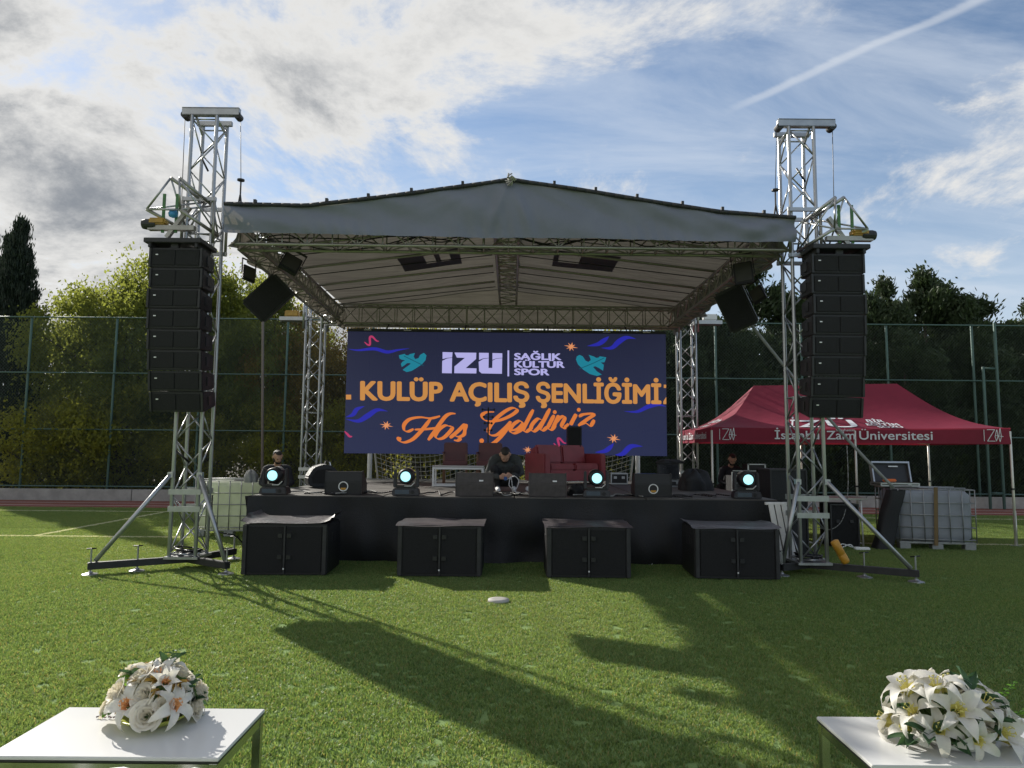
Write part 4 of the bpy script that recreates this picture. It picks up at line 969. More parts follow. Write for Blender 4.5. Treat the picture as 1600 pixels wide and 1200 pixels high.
# cables on the deck
rc_ = random.Random(11)
CLAB = ['grey cable running from the left end light to the ring handle monitor', 'black cable winding behind the left ring handle monitor', 'black cable between the second light and the left worn monitor', 'grey cable tangled before the crouching man', 'black cable tangled before the crouching man, nearest the stage edge', 'black cable tangled at the feet of the crouching man', 'grey cable crossing the deck around the third light', 'black cable passing the right ring handle monitor', 'black cable between the right monitor and the right end light']
for k, (xa, xb) in enumerate(((-3.3, -2.0), (-3.0, -1.6), (-1.4, -.7), (-.3, .5), (-.25, .45), (-.3, .4), (.9, 1.9), (1.5, 2.9), (2.4, 3.3))):
    p = []; n_ = 9
    for i in range(n_+1): p.append((xa+(xb-xa)*i/n_, 10.25+rc_.uniform(-.1, .45), ZD+.014+.02*rc_.random()))
    cable('stage_cable', p, .011, (BLKPLASTIC, GREYSTRAP)[k % 3 == 0], CLAB[k], 'cable', 'cables on the stage front')
cable('tower_cable', [(-3.98, 9.4, .95), (-3.95, 9.35, .7), (-3.8, 9.2, .5), (-3.6, 9.3, .42), (-3.62, 9.9, .1)], .01, BLKPLASTIC, 'thin black cable drooping from the left front tower')
o = MB().grid(lambda u, v: tuple(Vector((3.62, 10.6, 3.6)).lerp(Vector((6.25, 11.5, 1.02)), u)+Vector((0, 0, -.35*u*(1-u)))+Vector((.03*(v-.5), 0, .04*(v-.5)))), 24, 1).build('tie_strap', GREYSTRAP, None, True)
sm = o.modifiers.new('thick', 'SOLIDIFY'); sm.thickness = .006
tag(o, 'grey ratchet strap running from the right roof speaker down to the tank', 'strap')

# ---------------------------------------------------------------- people
def capsule(mb, a, ra, b, rb, n=12):
    a, b = Vector(a), Vector(b); d = b-a; L_ = max(d.length, 1e-5); q = d.to_track_quat('Z', 'Y'); vs = []; rings = []
    for k in range(5): t_ = PI/2*(1-k/5); rings.append((-ra*math.sin(t_), ra*math.cos(t_), 0))
    rings.append((0, ra, 0)); rings.append((L_, rb, 0))
    for k in range(1, 6): t_ = PI/2*k/5; rings.append((L_+rb*math.sin(t_), rb*math.cos(t_), 0))
    prof = [(max(r_, .0005), z) for z, r_, _ in rings]
    tmp = MB().lathe(prof, n); mb.add([a+q @ Vector(v) for v in tmp.v], tmp.f)
def person(label, loc, rz, caps, extra=None, vox=.011):
    """caps: (a, ra, b, rb, material) blended into one continuous body mesh"""
    mb = MB()
    for a, ra, b, rb, m in caps: capsule(mb, a, ra, b, rb)
    o = link('tmp', mb.mesh('tmp', SKIN)); rm = o.modifiers.new('r', 'REMESH'); rm.mode = 'VOXEL'; rm.voxel_size = vox
    s_ = o.modifiers.new('s', 'SMOOTH'); s_.iterations = 4; s_.factor = .5
    dg = bpy.context.evaluated_depsgraph_get(); me = bpy.data.meshes.new_from_object(o.evaluated_get(dg), depsgraph=dg); bpy.data.objects.remove(o)
    ms = []; 
    for c in caps:
        if c[4] not in ms: ms.append(c[4])
    me.materials.clear()
    for m in ms: me.materials.append(m)
    A = np.array([c[0] for c in caps], float); B = np.array([c[2] for c in caps], float); RA = np.array([c[1] for c in caps]); RB = np.array([c[3] for c in caps]); MI = np.array([ms.index(c[4]) for c in caps])
    n = len(me.polygons); cc = np.empty(n*3); me.polygons.foreach_get('center', cc); P = cc.reshape(-1, 3)
    AB = B-A; t_ = np.clip(((P[:, None]-A)*AB).sum(2)/np.maximum((AB**2).sum(1), 1e-9), 0, 1)
    D = np.linalg.norm(P[:, None]-(A+t_[..., None]*AB), axis=2)-(RA+(RB-RA)*t_)
    me.polygons.foreach_set('material_index', MI[D.argmin(1)].astype(np.int32)); me.polygons.foreach_set('use_smooth', [True]*n); me.update()
    t = thing('person', label, 'person', loc, rz); link('body', me, t); return t
def head_caps(c, fwd, up, hairm=HAIR, beard=True):
    """head centred at c looking along fwd"""
    c = Vector(c); f = Vector(fwd).normalized(); u = Vector(up); u = (u-f*u.dot(f)).normalized(); r_ = f.cross(u); P = lambda a, b, d: tuple(c+f*a+u*b+r_*d)
    L_ = [(P(.0, -.045, 0), .068, P(.0, .035, 0), .082, SKIN), (P(.03, -.075, 0), .045, P(.045, -.03, 0), .055, SKIN), (P(.085, .0, 0), .010, P(.105, -.022, 0), .014, SKIN), (P(.075, .022, -.05), .012, P(.085, .022, .05), .012, SKIN),
          (P(-.01, -.02, .082), .016, P(-.012, .015, .084), .018, SKIN), (P(-.01, -.02, -.082), .016, P(-.012, .015, -.084), .018, SKIN),
          (P(-.03, .045, 0), .084, P(.005, .066, 0), .066, hairm), (P(-.045, -.01, 0), .072, P(-.03, .04, 0), .084, hairm)]
    if beard: L_ += [(P(.055, -.085, -.025), .033, P(.055, -.085, .025), .033, hairm), (P(.03, -.06, .062), .022, P(.0, -.01, .076), .012, hairm), (P(.03, -.06, -.062), .022, P(.0, -.01, -.076), .012, hairm)]
    for s_ in (-1, 1): L_.append((P(.078, .008, .03*s_), .009, P(.079, .008, .034*s_), .009, hairm))
    return L_
def hand_caps(w_, d, side, palm, curl=.6):
    """wrist point, pointing direction, sideways vector of the thumb, palm normal"""
    w_ = Vector(w_); d = Vector(d).normalized(); s_ = Vector(side); s_ = (s_-d*s_.dot(d)).normalized(); p = Vector(palm); p = (p-d*p.dot(d)-s_*p.dot(s_)).normalized()
    L_ = [(tuple(w_), .026, tuple(w_+d*.03), .028, SKIN)]
    for k, ln in enumerate((.075, .085, .08, .062)):
        o_ = s_*(.030-.020*k); r0 = w_+d*.085+o_; m1 = r0+d*ln*.5*math.cos(curl*.5)+p*ln*.5*math.sin(curl*.5); m2 = m1+d*ln*.5*math.cos(curl*1.4)+p*ln*.5*math.sin(curl*1.4)
        L_ += [(tuple(w_+d*.02+o_*.7), .017, tuple(r0), .014, SKIN), (tuple(r0), .0105, tuple(m1), .0095, SKIN), (tuple(m1), .0095, tuple(m2), .008, SKIN)]
    b = w_+d*.03+s_*.028; t1 = b+d*.035+s_*.03; L_ += [(tuple(b), .014, tuple(t1), .012, SKIN), (tuple(t1), .011, tuple(t1+d*.03+p*.015), .009, SKIN)]
    return L_
# crouching man in the middle (faces the camera, head bowed over a cable plug)
J, T_ = JACKET, TROUSER
cm = [((-.09, .16, .20), .14, (.09, .16, .20), .14, T_), ((0, .14, .24), .15, (0, .05, .42), .165, J), ((-.06, .05, .42), .15, (.06, .05, .42), .15, J), ((-.14, -.02, .52), .085, (.14, -.02, .52), .085, J),
      ((0, -.02, .55), .07, (0, -.10, .58), .06, J), ((0, -.09, .565), .055, (0, -.15, .56), .055, SKIN),
      ((-.19, -.02, .50), .075, (-.27, -.10, .30), .058, J), ((-.27, -.10, .30), .056, (-.09, -.30, .235), .040, J), ((.19, -.02, .50), .075, (.26, -.10, .31), .058, J), ((.26, -.10, .31), .056, (.12, -.30, .25), .040, J),
      ((-.10, .12, .20), .10, (-.17, -.22, .36), .075, T_), ((-.17, -.22, .36), .07, (-.12, -.13, .09), .048, T_), ((.10, .12, .20), .10, (.18, -.22, .36), .075, T_), ((.18, -.22, .36), .07, (.14, -.13, .09), .048, T_),
      ((-.12, -.11, .05), .042, (-.10, -.30, .035), .035, SHOEW), ((.14, -.11, .05), .042, (.15, -.30, .035), .035, SHOEW)]
cm += head_caps((0, -.19, .585), (0, -.62, -.78), (0, -.6, .6), beard=True)
cm += hand_caps((-.08, -.31, .235), (.7, -.5, .05), (0, -.3, 1), (.3, .9, 0)) + hand_caps((.11, -.31, .25), (-.75, -.5, .0), (0, -.3, 1), (-.3, .9, 0))
person('man in charcoal jacket crouching with bowed head between the floor monitors', (-.10, 11.45, ZD), 0, cm)
pl_ = MB().box((0, 0, 0), (.05, .09, .06)).build('cable_plug', BLUE, None, bevel=.01, loc=(-.09, 11.08, ZD+.22)); tag(pl_, 'blue cable plug held in the hands of the crouching man', 'plug')
cable('plug_cable', [(-.07, 11.08, ZD+.2), (.05, 11.0, ZD+.26), (.12, 10.98, ZD+.18), (.06, 10.95, ZD+.05), (-.03, 10.95, ZD+.12), (.0, 11.0, ZD+.24), (.05, 11.0, ZD+.03), (.25, 10.8, ZD+.02)], .007, BADGE, 'pale cable looping down from the crouching man\'s hands')
tg = MB().box((0, 0, .0), (.16, .1, .07)).build('white_adapter', WHITE, None, bevel=.015, loc=(.32, 11.6, ZD+.036)); tag(tg, 'small white adapter box on the stage beside the crouching man', 'adapter')
# standing man leaning forward
def leaner(jm, lean=.35, turn=.3):
    l = lean; hz = .88
    sh = Vector((0, -.52*math.sin(l)*1.0, hz+.50*math.cos(l)))
    C = [((-.10, .02, hz), .125, (.10, .02, hz), .125, TROUSER), ((0, .0, hz+.06), .14, tuple(sh*1.0+Vector((0, .02, -.12))), .155, jm), (tuple(sh+Vector((-.15, 0, -.02))), .078, tuple(sh+Vector((.15, 0, -.02))), .078, jm),
         (tuple(sh+Vector((0, -.0, .02))), .062, tuple(sh+Vector((0, -.07, .11))), .055, SKIN)]
    for s_ in (-1, 1):
        e = sh+Vector((s_*.27, -.04, -.28)); w_ = sh+Vector((s_*.16, -.27, -.36))
        C += [(tuple(sh+Vector((s_*.19, 0, -.03))), .072, tuple(e), .055, jm), (tuple(e), .053, tuple(w_), .038, jm)] + hand_caps(w_, (-s_*.3, -1, -.2), (-s_*1, 0, .3), (0, -.2, -1))
        C += [((s_*.10, .02, hz-.02), .105, (s_*.11, -.03, .48), .07, TROUSER), ((s_*.11, -.03, .48), .066, (s_*.12, .04, .09), .045, TROUSER), ((s_*.12, .05, .05), .045, (s_*.13, -.14, .035), .038, BLKPLASTIC)]
    hc = sh+Vector((0, -.11, .20)); C += head_caps(hc, (turn, -.75, -.5), (0, -.3, 1)); return C
NAVY = mat('navy_black_jacket', (.016, .018, .024), .85, 0, .2, 12, .3, 60)
person('bearded man in black jacket looking down behind the left end of the stage', (-4.12, 12.35, 0), R(20), leaner(NAVY, .38, .35)).scale = (.92, .92, .92)
heap('grey_jacket', 'crumpled grey jacket on the cage tank beside the bearded man', 'jacket', (-4.50, 12.15, .98), (.11, .10, .2), 21, GREYSTRAP)
person('person in dark clothes working at the amplifier racks under the tent', (4.55, 14.9, 0), R(10), leaner(NAVY, .42, -.2)).scale = (.92, .92, .92)
# seated person behind the sofa
S0 = .62
ps = [((-.09, .02, S0), .125, (.09, .02, S0), .125, TROUSER), ((0, .02, S0+.06), .14, (0, -.03, S0+.36), .155, NAVY), ((-.15, -.03, S0+.44), .078, (.15, -.03, S0+.44), .078, NAVY), ((0, -.04, S0+.48), .058, (0, -.07, S0+.57), .053, SKIN)]
for s_ in (-1, 1):
    ps += [((s_*.19, -.03, S0+.43), .07, (s_*.25, -.08, S0+.16), .055, NAVY), ((s_*.25, -.08, S0+.16), .053, (s_*.13, -.32, S0+.13), .038, NAVY)] + hand_caps((s_*.13, -.32, S0+.13), (-s_*.2, -1, -.1), (-s_, 0, .3), (0, -.2, -1))
    ps += [((s_*.10, 0, S0-.02), .10, (s_*.12, -.42, S0-.02), .07, TROUSER), ((s_*.12, -.42, S0-.02), .065, (s_*.12, -.42, .10), .045, TROUSER), ((s_*.12, -.40, .05), .045, (s_*.13, -.58, .035), .038, BLKPLASTIC)]
ps += head_caps((0, -.08, S0+.67), (-.1, -1, -.25), (0, -.1, 1), beard=False)
person('person in black sitting low behind the right end of the sofa', (2.12, 16.35, 0), R(-70), ps)
st_ = flight_case('seat_case', 'black case used as a seat behind the stage', (2.16, 16.4, 0), (.42, .42, .5), R(-70), edge=STEELBLK)

# ---------------------------------------------------------------- tent
tent = thing('canopy_tent', 'maroon folding canopy tent with white lettering right of the stage', 'tent')
FL, FR, BR, BL = Vector((3.78, 13.2, 0)), Vector((8.70, 12.2, 0)), Vector((9.05, 15.2, 0)), Vector((3.86, 16.0, 0))
PK = [Vector((5.03, 14.45, 2.95)), Vector((7.62, 13.75, 2.95))]; ZE = 2.03
E4 = [Vector((p.x, p.y, ZE)) for p in (FL, FR, BR, BL)]
def conc(a, b, t, sag): p = a.lerp(b, t); p.z -= sag*math.sin(PI*t)**1.0*(1-.25*t); return p
def panel(A0, A1, B0, B1, sag=.17):
    return lambda u, v: tuple(conc(A0.lerp(A1, u), B0.lerp(B1, u), v, sag*(1+.25*abs(u-.5)*2))-Vector((0, 0, .025*math.sin(PI*u)*(1-v))))
tm = MB()
tm.grid(panel(E4[0], E4[1], PK[0], PK[1]), 40, 16); tm.grid(panel(E4[1], E4[2], PK[1], PK[1]), 30, 16); tm.grid(panel(E4[2], E4[3], PK[1], PK[0]), 40, 16); tm.grid(panel(E4[3], E4[0], PK[0], PK[0]), 30, 16)
tm.build('canopy', TENTRED, tent, True)
for k in range(4):
    a, b = E4[k], E4[(k+1) % 4]; nrm = (b-a).cross(Vector((0, 0, 1))).normalized()
    MB().grid(lambda u, v: tuple(a.lerp(b, u)+nrm*(.012+.012*math.sin(u*21+k)*(1-v))+Vector((0, 0, .01-.285*(1-v)-.025*math.sin(PI*u)*v))), 60, 5).build('valance', TENTRED, tent, True)
TLEG = mat('tent_leg_aluminium', (.62, .60, .54), .4, .5, .1, 8)
for p, q in ((FL, 0), (FR, 0), (BR, 0), (BL, 0), (FL.lerp(FR, .5), 0), (BL.lerp(BR, .5), 0)):
    bar('leg', (p.x, p.y, .01), (p.x, p.y, ZE-.05), .021, TLEG, tent); bar('inner_leg', (p.x+.006, p.y+.006, .01), (p.x+.006, p.y+.006, .6), .026, TLEG, tent)
    MB().box((p.x, p.y, .012), (.14, .14, .012)).build('foot_plate', ALU, tent); MB().box((p.x, p.y, .98), (.055, .055, .03)).build('leg_collar', BLKPLASTIC, tent)
for a, b in ((FL, FL.lerp(FR, .5)), (FL.lerp(FR, .5), FR), (BL, BL.lerp(BR, .5)), (BL.lerp(BR, .5), BR), (FR, BR), (FL, BL)):
    ins = ((b-a).cross(Vector((0, 0, 1))).normalized())*-.06*(1 if (a+b).y/2 < 14.4 or a is FR else -1); bar('scissor_bar', (a.x+ins.x, a.y+ins.y, 1.98), (b.x+ins.x, b.y+ins.y, 1.78), .011, TLEG, tent); bar('scissor_bar', (a.x+ins.x, a.y+ins.y, 1.78), (b.x+ins.x, b.y+ins.y, 1.98), .011, TLEG, tent)
fd = (FR-FL).normalized(); fn_ = fd.cross(Vector((0, 0, 1))).normalized(); FLN = (FR-FL).length
def fplane(x, h, d): p = E4[0]+fd*x+fn_*(d+.032); return (p.x, p.y, ZE-.265+h)
fit_text('lettering', 'İstanbul', 1.12, 1.95, .055, .155, TENTWHITE, tent, fplane, .012); fit_text('lettering', 'Zaim', 2.02, 2.50, .055, .155, TENTWHITE, tent, fplane, .012); fit_text('lettering', 'Üniversitesi', 2.57, 3.78, .055, .155, TENTWHITE, tent, fplane, .012)
fit_text('lettering', 'Sabahattin', 2.18, 2.50, .205, .042, TENTWHITE, tent, fplane, .012)
def mono(x):
    b = MB()
    for P in ([(0, .02), (0, .22)], [(.05, .22), (.17, .22), (.05, .02), (.17, .02)], [(.17, .12), (.30, .10)], [(.20, .22), (.17, .10), (.19, .02), (.215, .10), (.205, .22)], [(.255, .24), (.225, .10), (.245, .01), (.27, .10), (.255, .24)]):
        b.tube([Vector(fplane(x+p, .02+q, .004)) for p, q in P], .006, 4)
    b.build('monogram', TENTWHITE, tent)
mono(.14); mono(FLN-.42)
sd = (BL-FL).normalized(); sn_ = Vector((-1, 0, 0))
def splane(x, h, d): p = E4[3]-sd*x+sn_*(d+.04); return (p.x, p.y, ZE-.265+h)
fit_text('lettering', 'İstanbul Zaim Üniversitesi', .35, 2.55, .06, .14, TENTWHITE, tent, splane, .012)
fp = panel(E4[0], E4[1], PK[0], PK[1])
def rplane(x, h, d):
    u, v = x, h; p = Vector(fp(u, v)); p2 = Vector(fp(u+.01, v)); p3 = Vector(fp(u, v+.01)); nn = (p2-p).cross(p3-p).normalized(); return tuple(p+nn*(d+.008))
for s_, v0, x0, x1 in (('BİR', .27, .585, .655), ('EĞİTİM', .155, .565, .69), ('SÖZÜ', .05, .59, .68)): fit_text('lettering', s_, x0, x1, v0, .085, TENTWHITE, tent, rplane, .03, .2)
for s_, x0, x1 in (('İ', .275, .295), ('Z', .31, .40), ('Ü', .42, .53)): fit_text('lettering', s_, x0, x1, .07, .27, TENTWHITE, tent, rplane, .02)
sp_ = panel(E4[3], E4[0], PK[0], PK[0])
def rs_(x, h, d): p = Vector(sp_(x, h)); q = Vector(sp_(x+.01, h)); r_ = Vector(sp_(x, h+.01)); nn = (q-p).cross(r_-p).normalized(); return tuple(p+nn*(d+.01))
fit_text('lettering', 'BİR EĞİTİM', .3, .75, .30, .08, TENTWHITE, tent, rs_, .03); fit_text('lettering', 'SÖZÜ', .3, .6, .15, .08, TENTWHITE, tent, rs_, .03)

# ---------------------------------------------------------------- tanks
def tank(label, loc, rz, m, extra):
    t = thing('caged_water_tank', label, 'tank', loc, rz); W_, D_, H_ = 1.14, .96, 1.0
    def bot(u, v):
        a = 2*PI*u; c, s_ = math.cos(a), math.sin(a); e = .22; x = W_/2*math.copysign(abs(c)**e, c); y = D_/2*math.copysign(abs(s_)**e, s_)
        k = 1-.10*max(0, (v-.9)/.1)**2-.08*max(0, (.08-v)/.08)**2; return (x*k, y*k, .15+(H_-.19)*v)
    b = MB().grid(bot, 56, 14); n = 57; b.f.append(tuple(14*n+i for i in range(56))); b.mi.append(0); b.build('bottle', m, t, True)
    MB().lathe([(.09, 0), (.09, .04), (.07, .05)], 18, 0, (0, 0, H_-.05)).build('cap', mat('dark_red_cap', (.10, .03, .03), .5), t)
    x_, y_ = W_/2+.02, D_/2+.02
    for z in (.17, .37, .57, .77, .985):
        for s_ in (-1, 1):
            bar('cage_bar', (-x_, s_*y_, z), (x_, s_*y_, z), .010, CAGE, t, 6); bar('cage_bar', (s_*x_, -y_, z), (s_*x_, y_, z), .010, CAGE, t, 6)
    for k in range(7):
        x = -x_+2*x_*k/6
        for s_ in (-1, 1): bar('cage_bar', (x, s_*(y_+.004), .13), (x, s_*(y_+.004), .99), .009, CAGE, t, 6)
    for k in range(1, 6):
        y = -y_+2*y_*k/6
        for s_ in (-1, 1): bar('cage_bar', (s_*(x_+.004), y, .13), (s_*(x_+.004), y, .99), .009, CAGE, t, 6)
    for y in (-.2, .2): bar('top_bar', (-x_, y, 1.0), (x_, y, 1.0), .012, CAGE, t, 6)
    for x in (-.5, 0, .5):
        for y in (-.42, .42): MB().box((x, y, .05), (.17, .14, .10)).build('pallet_block', CAGE, t, bevel=.008)
    for y in (-.42, 0, .42): MB().box((0, y, .118), (1.18, .13, .03)).build('pallet_board', CAGE, t)
    if extra:
        MB().box((-.02, -y_-.012, .55), (.06, .006, .95), (0, R(2), 0)).build('strap', mat('brown_strap', (.17, .115, .05), .8), t)
        MB().box((-x_-.014, -.12, .66), (.006, .28, .36)).build('label_plate', mat('dark_label', (.06, .065, .07), .5), t)
        MB().add([(-x_-.019, -.12, .62), (-x_-.019, -.04, .73), (-x_-.019, -.12, .84), (-x_-.019, -.20, .73)], [(0, 1, 2, 3)]).build('diamond_mark', BADGE, t)
        MB().tube([(-x_-.02, -.3, .9), (-x_-.04, -.32, 1.02), (-.3, -.3, 1.03)], .018).build('hose', GREYSTRAP, t)
    return t
tank('caged tank of pale green liquid behind the left front tower', (-5.02, 13.0, 0), R(4), TANKG, False)
tank('frosted white caged tank with brown strap under the tent', (7.10, 12.15, 0), R(-8), TANKW, True)
fc = flight_case('open_flight_case', 'open flight case standing on the frosted tank', (6.62, 12.15, 1.02), (.62, .40, .06), R(-4))
MB().box((0, .16, .22), (.58, .02, .32), (R(-14), 0, 0)).build('lid_lining', BLKPLASTIC, fc)
for x in (-.31, .31): MB().box((x, .14, .22), (.024, .10, .34), (R(-14), 0, 0)).build('lid_edge', ALU, fc)
MB().box((0, .18, .39), (.64, .12, .03), (R(-14), 0, 0)).build('lid_edge', ALU, fc); MB().box((.05, .14, .33), (.16, .006, .02), (R(-14), 0, 0)).build('sticker', BADGE, fc)
og = MB().box((0, 0, .03), (.22, .1, .05)).build('orange_tool', ORANGE, None, bevel=.018, loc=(6.50, 12.08, 1.085), rot=(0, 0, .1)); tag(og, 'orange tool lying in the open flight case on the tank', 'tool')
# leaning bag, covered case, table beside the tent leg
lb_ = MB().grid(lambda u, v: ((.15+.012*math.sin(9*v+6*u))*math.copysign(abs(math.cos(2*PI*u))**.5, math.cos(2*PI*u))*(1-.12*v)+.26*v, (.11+.01*math.sin(7*v+2))*math.copysign(abs(math.sin(2*PI*u))**.5, math.sin(2*PI*u)), .97*v), 20, 16).build('black_bag', BLKCLOTH, None, True, loc=(6.15, 11.75, 0)); tag(lb_, 'long black bag leaning against the frosted tank', 'bag')
bt = thing('folding_table', 'grey topped folding table with white legs behind the right front tower', 'table', (5.55, 12.2, 0))
MB().box((0, 0, .80), (1.0, .5, .03)).build('table_top', ALU_D, bt, bevel=.006)
for x in (-.42, .42):
    for y in (-.2, .2): bar('leg', (x, y, 0), (x*.96, y, .79), .016, WHITE, bt)
    bar('foot_rail', (x, -.2, .05), (x, .2, .05), .014, WHITE, bt)
flight_case('black_case', 'black speaker case standing under the folding table', (5.62, 12.1, 0), (.46, .4, .72), 0, face=GRILLE, edge=STEELBLK)
ps_ = MB().box((0, 0, .03), (.24, .08, .05)).build('power_strip', WHITE, None, bevel=.012, loc=(5.72, 11.55, .0), rot=(0, 0, -.1)); tag(ps_, 'white power strip on the grass under the folding table', 'power strip')
cable('power_cable', [(5.6, 11.56, .03), (5.5, 11.5, .1), (5.35, 11.55, .03), (5.45, 11.65, .09), (5.6, 11.6, .04)], .009, WHITE, 'white cable coiled beside the power strip')
cable('hanging_cable', [(5.75, 12.0, 1.7), (5.72, 11.95, 1.0), (5.6, 11.9, .5), (5.4, 11.9, .3), (5.2, 12.0, .32)], .008, GREYSTRAP, 'grey cable hanging by the middle tent leg')
# white slatted bench stood on end beside the stage
bn = thing('slatted_bench', 'white slatted bench standing on end by the right stage corner', 'bench', (3.74, 9.70, .02), R(4))
for k in range(3): MB().box((-.10+.085*k, -.015*k, .44), (.07, .025, .86), (0, R(-10), 0)).build('slat', WHITE, bn, bevel=.004)
MB().box((-.06, .04, .86), (.34, .05, .035)).build('crosspiece', WHITE, bn); MB().box((.06, .04, .15), (.30, .05, .035)).build('crosspiece', WHITE, bn)
yr = MB().lathe([(.0, -.005), (.045, 0), (.052, .02), (.052, .11), (.048, .115), (.048, .125), (.052, .13), (.052, .30), (.04, .31), (.0, .312)], 18, 0).build('yellow_cable_protector', YELLOW, None, True, loc=(4.28, 9.06, .19), rot=(0, R(-28), 0)); tag(yr, 'yellow plastic cylinder leaning on the foot of the right front tower', 'cylinder')
dk = MB().lathe([(.115, 0), (.11, .034), (.06, .04), (.0, .04)], 24, 0).build('ground_cap', mat('grey_cap', (.34, .33, .31), .7), None, True, loc=(-.12, 7.47, .0)); tag(dk, 'small round grey cap lying on the grass before the stage', 'cap')

# ---------------------------------------------------------------- tables with flowers
PET = mat('white_petal', (.86, .84, .79), .5, 0, .05, 20, .15, 40, .3, transl=.38, tcol=(.80, .76, .62))
ROSEM = mat('ivory_petal', (.86, .82, .73), .55, 0, .05, 20, .15, 40, .3, transl=.36, tcol=(.80, .72, .52))
THR_O = mat('orange_throat', (.72, .33, .12), .6, 0, .2, 30); THR_Y = mat('yellow_throat', (.70, .62, .18), .6, 0, .2, 30)
LEAFG = mat('silk_leaf', (.05, .11, .055), .5, 0, .25, 18, 0, 1, .4, transl=.2, tcol=(.10, .2, .06)); LIME = mat('lime_leaf', (.17, .42, .03), .5, 0, .25, 20, transl=.35, tcol=(.35, .65, .05)); GOLD = mat('gold_sprig', (.50, .32, .07), .6, 0, .3, 20)
STEM = mat('green_stem', (.10, .17, .05), .6)
def lily_mesh(seed, throat):
    rg = random.Random(seed); b = MB(); opn = (.62, .85, 1.0, 1.1, .45)[seed % 5]
    for k in range(6):
        az = k*PI/3+rg.uniform(-.1, .1); Ln = .085*(1 if k % 2 else .92); wd = .0195 if k % 2 else .0145; op = opn*rg.uniform(.9, 1.12)
        def f(u, v, az=az, Ln=Ln, wd=wd, op=op):
            th = .28+1.45*op*v**1.7; rad = .010+Ln*(v-.18*v*v*max(0, th-1.2))*math.sin(min(th, 1.75)); z = Ln*v*math.cos(th)*1.1+.006
            s_ = (u-.5)*2; wv = wd*math.sin(PI*(.10+.90*v)**.85)**.8+.003*(1-v); off = s_*wv; z2 = z+.010*s_*s_*(1-v)+.004*math.sin(9*v+s_*2)
            return (rad*math.cos(az)-off*math.sin(az), rad*math.sin(az)+off*math.cos(az), z2)
        o = len(b.f); b.grid(f, 4, 8, 0)
        for i in range(o, len(b.f)):
            if (i-o)//4 < 2: b.mi[i] = 1
    for k in range(5):
        a = k*1.256+.3; p = Vector((.012*math.cos(a), .012*math.sin(a), .055)); b.bar((0, 0, .005), p, .0012, None, 4, 1); b.bar(p-Vector((.004*math.sin(a), -.004*math.cos(a), 0)), p+Vector((.004*math.sin(a), -.004*math.cos(a), .002)), .002, None, 4, 1)
    b.bar((0, 0, -.05), (0, 0, .01), .006, .012, 6, 2)
    return b.mesh('lily', [PET, throat, STEM], True)
def rose_mesh(seed):
    rg = random.Random(seed); b = MB()
    for k in range(17):
        ring = k/17; az = k*2.4; rad = .006+.040*ring; hgt = .050-.014*ring; span = 1.3+.5*(1-ring)
        def f(u, v, az=az, rad=rad, hgt=hgt, span=span, ring=ring):
            a = az+(u-.5)*span*1.3; rr = rad*(.45+.60*v**.7)+.012*ring*v**4; z = hgt*v*(1-.12*(2*u-1)**2)-.010*ring*v**6+.002*math.sin(8*u+az)
            return (rr*math.cos(a), rr*math.sin(a), z)
        b.grid(f, 6, 6, 0)
    b.lathe([(.008, -.04), (.012, -.006), (.030, .004), (.018, .012)], 10, 1)
    return b.mesh('rose', [ROSEM, STEM], True)
def leaf_mesh(m, ln=.09, wd=.035):
    return MB().grid(lambda u, v: ((u-.5)*2*wd*math.sin(PI*min(1, .04+.96*v))**.8*.5, ln*v, .012*abs(u-.5)*2-.03*v*v), 4, 7).mesh('leaf', m, True)
LIL = {'o': [lily_mesh(i, THR_O) for i in range(5)], 'y': [lily_mesh(10+i, THR_Y) for i in range(5)]}; ROS = [rose_mesh(i) for i in range(3)]; LF = leaf_mesh(LEAFG); LFL = leaf_mesh(LIME, .07, .05); LFG = leaf_mesh(GOLD, .05, .014)
def orient(o, p, d, roll, s_):
    q = Vector(d).to_track_quat('Z', 'Y').to_matrix().to_4x4()
    o.matrix_local = Matrix.Translation(p) @ q @ Matrix.Rotation(roll, 4, 'Z') @ Matrix.Scale(s_, 4)
def bouquet(label, loc, kind, rx, ry, hh, bowlm, seed, specs, rz=0):
    rg = random.Random(seed); t = thing('flower_arrangement', label, 'flowers', loc, rz)
    MB().lathe([(.06, 0), (.10, .006), (.135, .028), (.142, .036), (.132, .036), (.09, .014), (.0, .012)], 32).build('bowl', bowlm, t, True)
    heapm = MB().lathe([(.09, .012), (.10, .05), (.07, .10), (.0, .12)], 14).build('foam_core', STEM, t, True)
    for (typ, az, el, s_) in specs:
        az_, el_ = R(az), R(el); d = Vector((math.cos(el_)*math.cos(az_), math.cos(el_)*math.sin(az_), math.sin(el_))); jr = rg.uniform(.84, 1.16); p = Vector((d.x*rx*jr, d.y*ry*jr, .03+max(0, d.z)*hh*jr))
        n_ = Vector((d.x/rx, d.y/ry, (d.z+.12)/hh)).normalized(); n_ = (n_+Vector((rg.uniform(-.25, .25), rg.uniform(-.25, .25), rg.uniform(-.1, .2)))).normalized()
        if typ == 'l': orient(link('lily', rg.choice(LIL[kind]), t), p-n_*.02, n_, rg.uniform(0, 6), s_)
        elif typ == 'r': orient(link('rose', rg.choice(ROS), t), p-n_*.02, n_, rg.uniform(0, 6), s_)
        else:
            me = {'g': LF, 'm': LFL, 'd': LFG}[typ]
            for k in range(5 if typ != 'g' else 3):
                o = link('leaf', me, t); dd = (n_+Vector((rg.uniform(-.7, .7), rg.uniform(-.7, .7), rg.uniform(-.3, .6)))).normalized()
                o.matrix_local = Matrix.Translation(p-n_*.03) @ dd.to_track_quat('Y', 'Z').to_matrix().to_4x4() @ Matrix.Rotation(rg.uniform(-.8, .8), 4, 'Y') @ Matrix.Scale(s_, 4)
    return t
